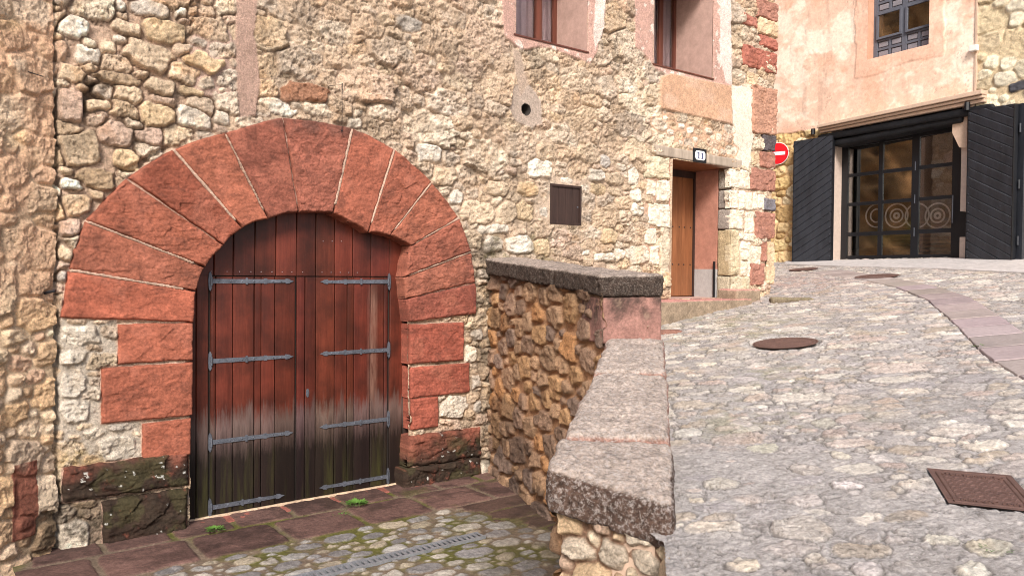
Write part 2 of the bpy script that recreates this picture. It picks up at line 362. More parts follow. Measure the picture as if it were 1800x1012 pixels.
def leafmat(name, c):
    m, nt, B, N, L = newmat(name); tc = N.new('ShaderNodeTexCoord').outputs['Object']
    col = mix(N, L, nz(N, L, tc, 30, 3), tuple(x*.6 for x in c), tuple(x*1.4 for x in c)); L.new(col, B.inputs['Base Color']); B.inputs['Roughness'].default_value = .55; return m
M['leaf'] = leafmat('weed_leaf', (.09, .19, .03)); M['bushleaf'] = leafmat('bush_leaf', (.10, .12, .03))
# ------------------------------------------------------------------ main house (rubble wall with the arch)
DU = (math.sin(R(52.7)), math.cos(R(52.7)))
doorpt = floorpt(340, 925); doorpl = Plane(doorpt, DU)
_u, _ = doorpl.uv(92, 490); MW = Plane(doorpl.pt(_u, 0), DU)      # main wall plane, u = 0 at its left corner
uv = MW.uv
def U_(px, py=490): return uv(px, py)[0]
uB = U_(1357)
def spaced(a, b, s0, s1, snaps=()):
    out = [a]
    while out[-1] < b: t = (out[-1]-a)/(b-a); out.append(out[-1]+s0+(s1-s0)*t)
    out = np.array(out); out[-1] = b
    for q in snaps: out[np.argmin(np.abs(out-q))] = q
    return np.sort(out)
# openings (u0,u1,v0,v1)
W1 = [U_(905, 62), U_(1030, 92), uv(967, 78)[1], 0]; W1[3] = W1[2]+1.45
W2 = [U_(1147, 115), U_(1250, 140), uv(1198, 127)[1], 0]; W2[3] = W2[2]+1.45
DR = [U_(1177, 520), U_(1281, 520), uv(1179, 525)[1], 0]; DR[3] = uv(1230, 287)[1]
HT = [U_(965, 323), U_(1020, 330), uv(990, 395)[1], uv(990, 325)[1]]
us = spaced(-.1, uB, .0074, .0125, [q for o in (W1, W2, DR, HT) for q in o[:2]])
vs = spaced(-.95, 6.6, .0085, .015, [q for o in (W1, W2, DR, HT) for q in o[2:]])
S = Stones(us, vs, .036, 7, 11)
Wt, Tn, Yl, Gr, Rd, Pk, Dk, Dm = [s2l(c) for c in ((234, 220, 200), (216, 190, 158), (222, 192, 150), (196, 184, 170), (170, 122, 106), (206, 176, 156), (84, 70, 62), (176, 150, 120))]
PAL = [s2l(c) for c in ((228, 208, 180), (220, 196, 164), (214, 186, 154), (224, 204, 180), (206, 178, 148), (220, 190, 154), (204, 186, 166), (230, 214, 192), (212, 182, 158), (200, 174, 146), (216, 192, 166))]
def rock(x0, y0, x1, y1, col=None, p=3.5, th=0, h=None, g=.98):
    """a stone filling the photo box x0..x1, y0..y1 on the main wall"""
    cy = (y0+y1)/2; cx = (x0+x1)/2; a = (uv(x1, cy)[0]-uv(x0, cy)[0])/2; cu = (uv(x1, cy)[0]+uv(x0, cy)[0])/2
    b = (uv(cx, y0)[1]-uv(cx, y1)[1])/2; cv = (uv(cx, y0)[1]+uv(cx, y1)[1])/2
    S.add(cu, cv, a*g, b*g, th, p, col, h)
LS = [  # individually seen stones, upper left, around the arch, beside the doors, corner
 (97, 28, 162, 70, Wt, 2.6), (127, 78, 182, 116, Wt, 2.4), (175, 72, 208, 100, Tn, 2.5), (95, 112, 158, 144, Tn, 2.6), (160, 124, 250, 153, Dm, 3), (250, 36, 330, 78, Yl, 3),
 (190, 32, 252, 62, Tn, 3), (198, 62, 226, 79, Wt, 3), (212, 74, 314, 126, Tn, 3), (196, 0, 226, 22, Wt, 2.6), (305, 0, 330, 40, Wt, 2.4), (320, 90, 398, 128, Yl, 2.6), (228, 0, 300, 32, Gr, 3),
 (148, 176, 208, 198, Tn, 3.4), (192, 152, 256, 182, Tn, 3), (250, 138, 310, 166, Tn, 2.8), (312, 152, 362, 170, Yl, 3), (240, 178, 306, 226, Yl, 3), (304, 186, 372, 234, Wt, 2.8), (374, 194, 406, 220, Wt, 3),
 (98, 148, 150, 228, Pk, 4), (96, 228, 178, 292, Tn, 3.4), (170, 212, 236, 256, Pk, 3.2), (236, 222, 290, 262, Pk, 3), (196, 260, 248, 300, Yl, 3), (128, 296, 208, 334, Dm, 2.6), (96, 292, 130, 308, Tn, 3),
 (102, 312, 152, 334, Wt, 3), (104, 340, 162, 380, Tn, 3), (150, 334, 184, 352, Tn, 3), (98, 380, 145, 420, Pk, 3), (98, 424, 130, 466, Tn, 3), (98, 466, 118, 500, Gr, 3),
 (95, 570, 185, 612, Wt, 2.7), (97, 614, 160, 644, Wt, 3), (95, 652, 155, 700, Wt, 2.6), (100, 700, 162, 746, Wt, 3), (90, 756, 116, 782, Tn, 2.4), (180, 742, 236, 758, Gr, 3), (166, 764, 242, 812, Wt, 2.5), (112, 762, 152, 778, Tn, 2.4),
 (86, 905, 158, 990, Wt, 2.8), (100, 840, 150, 868, Dm, 2.6), (112, 872, 170, 898, Dm, 2.6),
 (690, 28, 752, 58, Gr, 5), (486, 146, 592, 186, s2l((172, 122, 92)), 3), (450, 172, 524, 200, Wt, 3.4), (528, 180, 590, 205, Wt, 3.4), (604, 205, 642, 226, Wt, 2.4), (725, 246, 780, 290, Wt, 3),
 (755, 292, 806, 332, Tn, 3), (788, 334, 816, 364, Wt, 2.4), (806, 346, 870, 396, Tn, 2.8), (870, 350, 905, 400, Tn, 3), (848, 316, 900, 346, Tn, 3), (905, 350, 938, 392, Yl, 3), (905, 316, 945, 348, Yl, 2.6),
 (922, 270, 968, 316, Wt, 3), (888, 410, 938, 450, Wt, 5), (848, 412, 885, 448, Wt, 2.6), (825, 394, 905, 410, Wt, 3), (938, 412, 968, 458, Yl, 3), (980, 313, 1014, 323, Wt, 2.6), (944, 362, 962, 382, Wt, 2.8),
 (1032, 322, 1066, 344, Yl, 3), (1066, 326, 1090, 346, Tn, 3), (1030, 294, 1060, 320, Wt, 2.6), (1060, 302, 1098, 324, Tn, 3), (1054, 398, 1086, 434, Yl, 2.6), (1044, 444, 1080, 464, Wt, 2.6), (1018, 440, 1040, 452, Wt, 2.4), (1078, 436, 1098, 460, Wt, 2.6),
 (1100, 426, 1140, 468, Wt, 2.8), (1104, 290, 1124, 330, Wt, 5), (1104, 330, 1128, 356, Wt, 4), (1106, 356, 1130, 384, Wt, 4), (1054, 268, 1074, 296, Gr, 2.2),
 (1206, 222, 1222, 236, Wt, 2.2), (1190, 214, 1204, 228, Wt, 2.2), (1236, 224, 1252, 238, Wt, 2.2), (1170, 226, 1184, 240, Wt, 2.2), (1214, 240, 1226, 252, Wt, 2.2), (1256, 236, 1270, 248, Wt, 2.2), (1162, 204, 1176, 216, Wt, 2.2), (1262, 262, 1276, 276, Gr, 3), (1190, 244, 1202, 254, Wt, 2.2),
 (770, 694, 826, 740, Wt, 3), (816, 604, 840, 640, Wt, 3), (826, 572, 848, 600, Gr, 3), (828, 650, 846, 690, Gr, 3), (832, 694, 848, 730, Gr, 3), (842, 800, 862, 846, Wt, 3),
]
QS = [
 (1132, 276, 1176, 313, s2l((214, 200, 172)), 6), (1154, 317, 1176, 356, Wt, 6), (1136, 317, 1151, 344, Wt, 3), (1138, 359, 1176, 398, Wt, 4), (1132, 400, 1152, 428, Wt, 3), (1159, 402, 1175, 485, s2l((216, 200, 176)), 8), (1140, 432, 1156, 466, Wt, 3),
 (1282, 298, 1316, 332, Wt, 6), (1282, 334, 1295, 366, Wt, 5), (1298, 338, 1320, 370, Wt, 3), (1282, 368, 1304, 402, Wt, 5), (1308, 372, 1323, 408, Wt, 4), (1282, 404, 1298, 484, s2l((205, 190, 160)), 8), (1298, 410, 1324, 424, Wt, 3), (1302, 426, 1316, 440, Wt, 3),
 (1314, 432, 1336, 464, Wt, 3), (1300, 440, 1313, 458, Wt, 2.6), (1300, 460, 1316, 484, Wt, 3), (1283, 486, 1315, 522, s2l((206, 196, 170)), 4), (1322, 336, 1330, 368, Wt, 3), (1330, 340, 1343, 368, Wt, 3),
 (1340, 348, 1357, 370, s2l((120, 116, 122)), 3), (1326, 374, 1357, 420, Rd, 3.4), (1318, 462, 1342, 500, Rd, 5), (1336, 424, 1346, 460, Rd, 4), (1346, 424, 1357, 500, Tn, 5), (1318, 297, 1358, 336, Rd, 6), (1336, 268, 1358, 296, Rd, 6), (1320, 268, 1334, 292, Tn, 4),
 (1338, 238, 1358, 266, s2l((92, 84, 86)), 6), (1320, 152, 1358, 236, s2l((184, 140, 118)), 8), (1304, 84, 1357, 122, s2l((172, 108, 92)), 4), (1334, 64, 1357, 84, s2l((178, 112, 96)), 4), (1332, 34, 1357, 62, Tn, 5), (1304, 28, 1330, 46, s2l((180, 120, 104)), 3), (1330, 0, 1357, 32, Rd, 5), (1312, 128, 1332, 150, Tn, 3),
]
for r in LS: rock(*r[:4], col=r[4], p=r[5]+1.2 if r[5] < 4 else r[5], th=random.uniform(-.2, .2) if r[5] < 4 else 0)
# arch geometry in photo pixels: joints (inner, outer)
JT = [((340, 567), (104, 560)), ((344, 511), (118, 474)), ((361, 471), (149, 388)), ((393, 431), (221, 313)), ((425, 402), (302, 262)), ((470, 386), (394, 234)), ((524, 374), (496, 206)),
      ((583, 376), (617, 225)), ((645, 409), (692, 262)), ((682, 415), (757, 320)), ((719, 432), (805, 383)), ((707, 487), (827, 442)), ((712, 525), (835, 497)), ((716, 566), (836, 552))]
archpoly = [uv(*o) for i, o in JT] + [uv(*JT[-1][0])] + [uv(*i) for i, o in JT[::-1]]
jambL = [(340, 567, 205, 637), (339, 640, 176, 738), (336, 738, 248, 804), (332, 806, 108, 868), (330, 868, 178, 958)]
jambR = [(718, 567, 815, 637), (720, 640, 825, 695), (721, 697, 770, 753), (716, 757, 843, 812), (706, 812, 843, 872)]
boxes = []
for x0, y0, x1, y1 in jambL+jambR:
    cx = (x0+x1)/2; a, b = sorted((uv(x0, y0)[0], uv(x1, y0)[0])); boxes.append((a, b, uv(cx, y1)[1], uv(cx, y0)[1]))
archU = np.array(archpoly)
def inpoly(u, v, P):
    r = False
    for k in range(len(P)):
        (x0, y0), (x1, y1) = P[k], P[(k+1) % len(P)]
        if (y0 > v) != (y1 > v) and u < (x1-x0)*(v-y0)/(y1-y0)+x0: r = not r
    return r
doorpoly = [uv(*p) for p in ((340, 935), (340, 567), (344, 511), (361, 471), (393, 431), (425, 402), (470, 386), (524, 374), (583, 376), (640, 403), (682, 415), (717, 432), (707, 487), (712, 525), (714, 870))]
rects = [W1, W2, DR, HT]
mortar = {}   # smooth areas (mortar, plaster): polygons in photo pixels, colour, thickness
SMOOTH = [
 ([(412, -40), (452, -40), (447, 60), (456, 150), (450, 205), (418, 205), (414, 120)], s2l((186, 152, 134)), .022, .02),
 ([(876, -40), (905, -40), (905, 62), (1030, 93), (1030, -40), (1066, -40), (1060, 40), (1046, 92), (1036, 112), (960, 84), (912, 88), (884, 62)], s2l((208, 164, 148)), .03, .02),
 ([(1113, -40), (1147, -40), (1147, 115), (1250, 141), (1248, -40), (1280, -40), (1283, 152), (1262, 158), (1180, 140), (1150, 122), (1128, 92), (1114, 84)], s2l((208, 164, 148)), .03, .02),
 ([(1264, -20), (1282, -20), (1284, 150), (1272, 146), (1262, 90)], s2l((232, 214, 204)), .034, .03),
 ([(1046, -20), (1064, -20), (1058, 60), (1042, 90), (1040, 40)], s2l((232, 214, 202)), .034, .03),
 ([(1158, 136), (1176, 130), (1282, 152), (1283, 219), (1158, 191)], s2l((214, 168, 134)), .048, .004),
 ([(1284, 150), (1319, 154), (1322, 250), (1314, 296), (1292, 290), (1286, 230)], s2l((238, 224, 204)), .02, .03),
 ([(1104, 110), (1140, 120), (1142, 220), (1128, 270), (1106, 262)], s2l((232, 214, 186)), .018, .06),
 ([(1142, 192), (1290, 222), (1304, 296), (1240, 286), (1150, 262)], s2l((214, 172, 140)), .012, .03),
 ([(950, 306), (1030, 306), (1046, 330), (1036, 400), (1050, 430), (1000, 452), (946, 408), (938, 360)], s2l((204, 180, 156)), .016, .03),
 ([(902, 150), (930, 150), (950, 178), (952, 218), (934, 226), (905, 214), (892, 190)], s2l((186, 166, 150)), .02, .02),
 ([(900, 80), (914, 92), (928, 150), (912, 170), (904, 130)], s2l((190, 166, 146)), .014, .02),
 ([(340, 50), (412, 60), (414, 180), (372, 176), (330, 150)], s2l((182, 152, 136)), .010, .05),
 ([(94, 556), (206, 560), (204, 640), (176, 650), (178, 740), (246, 742), (250, 812), (160, 820), (92, 800)], s2l((196, 182, 164)), .0, .03),
 ([(1138, 300), (1158, 300), (1160, 480), (1126, 480), (1128, 420)], s2l((206, 168, 142)), .004, .03),
 ([(1292, 330), (1340, 340), (1346, 460), (1314, 500), (1298, 480)], s2l((214, 182, 156)), .004, .03),
]
SMUV = [([uv(*p) for p in P], c, t, f) for P, c, t, f in SMOOTH]
nostone = SMUV[:6]+[SMUV[10]]
def avoid(u, v, r):
    if inpoly(u, v, archpoly) or inpoly(u, v, doorpoly): return True
    for a, b, c, d in boxes+rects:
        if a-r*.5 < u < b+r*.5 and c-r*.4 < v < d+r*.4: return True
    return any(inpoly(u, v, P) for P, c, t, f in nostone)
QB = []
for r in QS:
    cy, cx = (r[1]+r[3])/2, (r[0]+r[2])/2; QB.append((uv(r[0], cy)[0], uv(r[2], cy)[0], uv(cx, r[3])[1], uv(cx, r[1])[1], r[4]))
_av = avoid
def avoid(u, v, r):
    if _av(u, v, r): return True
    return any(a-r*.25 < u < b+r*.25 and c-r*.2 < v < d+r*.2 for a, b, c, d, _ in QB)
S.fill((.25, .19, .145, .11, .08, .058), (350, 1200, 3500, 7000, 12000, 14000), asp=1.7, sep=.80, p=(2.6, 6), tilt=.3, avoid=avoid, seed=4)
U, V = S.U, S.V
e, dome, c = S.solve(.022, .004)
fc, fid = facets(S.X+.02*fbm(U*9, V*9, seed=77), S.Y+.02*fbm(U*9+7, V*9, seed=78), .085, 5, 1.5, 1.7); fc2, _ = facets(S.X, S.Y, .034, 8, 1.3, 1.3)
crag = fbm(U*3.2, V*4.5, o=5, seed=21, g=.6)
rid = 1-np.abs(fbm(U*7, V*12, o=5, seed=31, g=.62))*2
hid = S.rnd(3)
rough = .014*fc+.008*fc2+.010*fbm(U*24, V*30, o=5, seed=41, g=.65)+.012*(rid-.5)
expl = np.isin(S.id, [i for i, cc in enumerate(S.col) if cc is not None]); rough = rough*(1-.35*expl); hst = .010+.026*hid**1.6+.013*expl
H = .004*fbm(U*22, V*22, o=4, seed=51)+.006*fc2*.6 - .006 + np.where(e > 0, dome*(hst+S.tiltmap(c, .16)+rough), .5*rough)
mid = sm(U, uv(430, 300)[0], uv(560, 300)[0])*(1-sm(U, uv(1000, 300)[0], uv(1120, 300)[0]))*sm(V, uv(700, 400)[1], uv(700, 300)[1])
H = H+.018*crag+.012*mid*rid*1.2
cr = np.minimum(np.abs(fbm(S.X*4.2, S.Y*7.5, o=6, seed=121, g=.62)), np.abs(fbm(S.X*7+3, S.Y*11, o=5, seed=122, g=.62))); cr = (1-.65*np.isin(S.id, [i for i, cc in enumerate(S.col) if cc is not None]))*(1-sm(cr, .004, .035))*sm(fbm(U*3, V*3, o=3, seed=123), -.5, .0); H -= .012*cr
ul = pmask(U, V, [uv(*p) for p in ((60, -60), (410, -60), (414, 190), (330, 240), (210, 320), (140, 480), (60, 520))], .08, .1, 4, 77)
H += ul*np.where(e > 0, sm(e, 0, .010)*.020, -.012)
# colours
pal = np.array(PAL); base = pal[(S.rnd(1)*len(PAL)).astype(int) % len(PAL)]
for k, cc in enumerate(S.col):
    if cc is not None: base[S.id == k] = cc
base = base*(0.86+.3*S.rnd(2))[..., None]
lo = fbm(U*1.1, V*1.3, o=4, seed=61); mo = fbm(U*9, V*11, o=5, seed=62, g=.65)
base = base*(1+.30*mo+.12*fc2)[..., None]
base = base*(1+np.stack([.05*lo, 0*lo, -.10*lo], -1))
warmth = sm(fbm(U*5, V*5, o=4, seed=63), .1, .5)[..., None]; base = base*(1-warmth*.5)+base*np.array([1.0, .80, .60])*warmth*.5
mcol = s2l((208, 180, 152))*(1+.25*mo+.10*lo)[..., None]*np.array([1, 1, 1.])
mcol = np.broadcast_to(mcol, U.shape+(3,)).copy()
gm = sm(fbm(U*2.3, V*2.3, o=5, seed=64), .05, .35)[..., None]; mcol = mcol*(1-gm*.5)+s2l((150, 128, 108))*gm*.5; mcol = mcol*(1-ul[..., None]*.6)+s2l((184, 152, 130))*(1+.3*mo[..., None])*ul[..., None]*.6
ms = sm(e, -.002, .012)[..., None]
# in the middle of the wall old pointing smears over many stones
cover = (1-expl[..., None])*(mid*sm(fbm(U*6, V*7, o=4, seed=66), -.45, .15)*.85+.5*sm(fbm(U*4, V*5, o=5, seed=67), -.2, .2)*(1-pmask(U, V, [uv(*p) for p in ((60, -60), (410, -60), (414, 190), (330, 240), (210, 320), (140, 480), (60, 520))], .08, .1, 4, 77)))[..., None].clip(0, .9)*1. if 0 else (1-expl[..., None])*(mid*sm(fbm(U*6, V*7, o=4, seed=66), -.45, .15)*.85+.5*sm(fbm(U*4, V*5, o=5, seed=67), -.2, .2)*(1-pmask(U, V, [uv(*p) for p in ((60, -60), (410, -60), (414, 190), (330, 240), (210, 320), (140, 480), (60, 520))], .08, .1, 4, 77)))[..., None].clip(0, .9); ms = ms*(1-cover)+ms*cover*.35
C = base*ms+mcol*(1-ms); jl = (1-sm(np.abs(e+.001), .002, .009))*(e > -.02)*(1-.8*cover[..., 0])*sm(fbm(U*5, V*5, o=4, seed=114), -.45, .15); H -= .008*jl; jl = np.maximum(jl*.55, cr*.58)[..., None]; C = C*(1-jl)+s2l((112, 90, 72))*jl  # dirt in crevices and joints, its colour also standing in for their shade
# grey lichen patches, upper middle
lg = (sm(fbm(U*3.1, V*2.2, o=6, seed=71, g=.65), .08, .32)*.6)[..., None]
C = C*(1-lg*.55)+s2l((128, 112, 92))*(.8+.4*mo[..., None])*lg*.55
# smooth plaster / mortar regions
for i, (P, col, t, f) in enumerate(SMUV):
    keepst = 1 if i in (7, 8, 9, 12, 13, 14, 15) else 0
    m = pmask(U, V, P, .012, f, 7., 100+i)
    keep = m*(1-sm(e, 0., .015)*keepst)
    n = fbm(U*3+i, V*3, o=5, seed=200+i); pl_h = t+.0035*n+.0012*fbm(U*40, V*40, o=2, seed=9)+(.006*fc2+.01*fbm(U*18, V*18, o=4, seed=90) if keepst or i == 12 else 0)
    H = H*(1-keep)+pl_h*keep; cc = col*(1+.16*n)[..., None]
    if i in (1, 2):   # peeled patches down to white undercoat
        pk = sm(fbm(U*6, V*6, o=6, seed=300+i, g=.62), .22, .30)[..., None]; cc = cc*(1-pk)+s2l((232, 216, 204))*pk
    if i == 5:
        st = sm(fbm(U*2.5, V*5, o=5, seed=310), .0, .4)[..., None]; cc = cc*(1-st*.5)+s2l((222, 184, 160))*st*.5
    C = C*(1-keep[..., None])+cc*keep[..., None]
# hollow between stones, upper left
hol = pmask(U, V, [uv(*p) for p in ((146, 150), (152, 138), (184, 150), (196, 158), (178, 178), (156, 176), (150, 200), (142, 178))], .02, .03, 8, 7)*(1-.8*sm(e, 0, .02)); H -= .10*hol
C = C*(1-hol[..., None]*.6)+s2l((70, 58, 50))*hol[..., None]*.6
hol2 = pmask(U, V, [uv(*p) for p in ((208, 298), (236, 286), (262, 272), (296, 256), (292, 264), (232, 302), (214, 304))], .012, .02, 8, 8); H -= .07*hol2
# under the arch blocks: light lime bed
am = np.maximum.reduce([pmask(U, V, archpoly, .01, .0, 6., 5)]+[((U > a)*(U < b)*(V > c_)*(V < d)).astype(float) for a, b, c_, d in boxes])
H = H*(1-am)+am*(.004+.003*fbm(U*30, V*30, o=3, seed=2)); C = C*(1-am[..., None])+s2l((206, 168, 146))*am[..., None]
for k, wj in ((1, .012), (2, .011), (4, .015), (5, .008), (7, .016), (8, .010), (9, .010), (10, .009), (11, .009)):
    (xa, ya), (xb, yb) = uv(*JT[k][0]), uv(*JT[k][1]); t = np.clip(((U-xa)*(xb-xa)+(V-ya)*(yb-ya))/((xb-xa)**2+(yb-ya)**2), .12 if k != 11 else .0, .97); dj_ = np.hypot(U-xa-t*(xb-xa), V-ya-t*(yb-ya)+.004*fbm(U*8, V*8, o=3, seed=k))
    jm = 1-sm(dj_, wj*.8, wj*1.5); H = np.where(jm > 0, np.maximum(H, jm*.040), H); C = C*(1-jm[..., None])+s2l((214, 178, 154))*jm[..., None]
# damp, moss and dark growth near the courtyard floor on the left, and right of the arch
ux = uv(100, 800)[0]
dz = V+.16*fbm(U*3, V*3, o=5, seed=80, g=.6)
damp = (1-sm(dz, -.62, -.12))*(1-sm(U, uv(300, 800)[0], uv(345, 800)[0])); dn = sm(fbm(U*9, V*9, o=6, seed=81, g=.7), -.35, .25)
C = C*(1-(damp*dn*.85)[..., None])+(s2l((62, 56, 40))*(1+.5*mo)[..., None])*(damp*dn*.85)[..., None]
yel = pmask(U, V, [uv(*p) for p in ((84, 790), (150, 780), (190, 815), (150, 836), (100, 826))], .05, .12, 6, 12)*dn; C = C*(1-yel[..., None]*.55)+s2l((176, 146, 74))*yel[..., None]*.55
d2 = pmask(U, V, [uv(*p) for p in ((826, 420), (870, 420), (872, 870), (842, 870), (838, 600))], .08, .14, 5, 13)*sm(fbm(U*8, V*8, o=6, seed=82, g=.7), -.4, .2)
C = C*(1-d2[..., None]*.7)+s2l((88, 80, 68))*d2[..., None]*.7
d3 = pmask(U, V, [uv(*p) for p in ((842, 400), (975, 395), (970, 470), (842, 470))], .1, .2, 4, 14)*sm(fbm(U*7, V*7, o=6, seed=83, g=.7), .0, .4)
C = C*(1-d3[..., None]*.6)+s2l((112, 104, 66))*d3[..., None]*.6
# crevice in the cement where the drain pipe sits
hu, hv = uv(923, 193); rr = np.hypot(U-hu, V-hv); hr = .075
H = np.where(rr < hr*1.9, np.maximum(H, .012), H)
# flatten towards openings, taper at the corner
for a, b, c_, d in (W1, W2, HT):
    dd = np.maximum(np.maximum(a-U, U-b), np.maximum(c_-V, V-d)); k = sm(dd, 0, .05); H = H*k+.022*(1-k)
dd = np.maximum(np.maximum(DR[0]-U, U-DR[1]), np.maximum(DR[2]-V, V-DR[3])); k = sm(dd, 0, .03); H = H*k+.025*(1-k)
H -= .05*sm(U, uB-.05, uB)**2; H -= .07*(1-sm(U, .02, .07))
um = (us[1:]+us[:-1])/2; vm = (vs[1:]+vs[:-1])/2; UM, VM = np.meshgrid(um, vm); keep = np.ones(UM.shape, bool)
for a, b, c_, d in rects: keep &= ~((UM > a) & (UM < b) & (VM > c_) & (VM < d))
keep &= ~(pmask(UM, VM, [((a*1.03-np.mean([q[0] for q in doorpoly])*.03), b+.03*(b > .5)) for a, b in doorpoly], .001, 0, 5, 1) > .5)
keep &= ~(np.hypot(UM-hu, VM-hv) < hr)
lum = C.mean(-1, keepdims=True); C = (C*.86+lum*np.array([1.08, 1.0, .88])*.14)*np.array([1.09, 1.08, 1.08])*(1+.14*ul[..., None]); jr = am*pmask(U, V, [((a-2.2)*1.06+2.2, b*1.02+.03) for a, b in doorpoly], .02, 0, 5, 3); C = C*(1-jr[..., None])+s2l((120, 70, 56))*jr[..., None]; H -= .02*jr
P = MW.arr(U, V, H); v_, q_ = gridmesh(P, keep)
HOUSE = thing('stone_house', 'rubble stone house with the red arched door, pink window surrounds and door number 11', 'house')
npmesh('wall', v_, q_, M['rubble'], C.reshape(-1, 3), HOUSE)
del P, v_, q_
# return wall round the right corner, back and roof of the house
def rubble_field(name, pl, us, vs, mat, parent, seed, radii=(.2, .14, .1, .07), tries=(600, 2000, 5000, 6000), asp=1.6, pal=PAL, mc=(196, 166, 136), bev=.03, hgt=(.02, .03), crg=.015, extra=None, keepf=None, label=None, gap=.004, sep=.8, pre=None, p=(2.6, 4.2), zshift=None, vary=.3):
    T = Stones(us, vs, .02, 6, seed)
    if pre: pre(T)
    T.fill(radii, tries, asp=asp, seed=seed, sep=sep, p=p)
    U, V = T.U, T.V; e, dome, c = T.solve(bev, gap); fc, _ = facets(T.X, T.Y, .07, seed+1, 1.3, 1.3); fc2, _ = facets(T.X, T.Y, .032, seed+2, 1.3, 1.2)
    rough = .010*fc+.006*fc2+.006*fbm(U*26, V*30, o=4, seed=seed)
    H = .004*fbm(U*20, V*20, o=4, seed=seed+3)+np.where(e > 0, dome*(hgt[0]+hgt[1]*T.rnd(3)**1.4+T.tiltmap(c, .16)+rough), 0)+crg*fbm(U*3, V*4, o=4, seed=seed+4)
    mo = fbm(U*9, V*11, o=5, seed=seed+5, g=.65); pa = np.array(pal); b = pa[(T.rnd(1)*len(pal)).astype(int) % len(pal)]
    for k, cc in enumerate(T.col):
        if cc is not None: b[T.id == k] = cc
    b = b*(1-vary/2+vary*T.rnd(2))[..., None]*(1+vary*mo)[..., None]; m = sm(e, -.002, .012)[..., None]; C = b*m+s2l(mc)*(1+.2*mo)[..., None]*(1-m)
    if extra: H, C = extra(T, H, C, e, mo)
    P = pl.arr(U, V, H); k = None
    if keepf is not None: UM, VM = np.meshgrid((us[1:]+us[:-1])/2, (vs[1:]+vs[:-1])/2); k = keepf(UM, VM)
    v, q = gridmesh(P, k); o = npmesh(name, v, q, mat, C.reshape(-1, 3), parent)
    if label: o['label'] = label
    return o
cornP = MW.pt(uB-.045, 0, -.03); RET = Plane(cornP, -MW.n)
def retx(T, H, C, e, mo):
    H = H-.05*(1-sm(T.U, 0, .05))**2; return H, C
rubble_field('side_wall', RET, np.arange(-.02, 3.6, .03), np.arange(.6, 7.2, .03), M['rubble'], HOUSE, 61, tries=(300, 1000, 2000, 500), extra=retx)
mb = MB(); mb.prism([MW.pt(u, 7.1, w) for u, w in ((0, .25), (uB+.25, .25), (uB+.25, -4.2), (0, -4.2))], [MW.pt(u, z, w) for u, w, z in ((0, .25, 7.2), (uB+.25, .25, 7.2), (uB+.25, -4.2, 8.4), (0, -4.2, 8.4))]); mb.build('roof', M['ledge'], HOUSE)
mb = MB(); mb.pbox(MW, .0, uB-.1, -.9, 7.1, -4.2, -3.9); mb.build('rear_wall', M['ledge'], HOUSE)

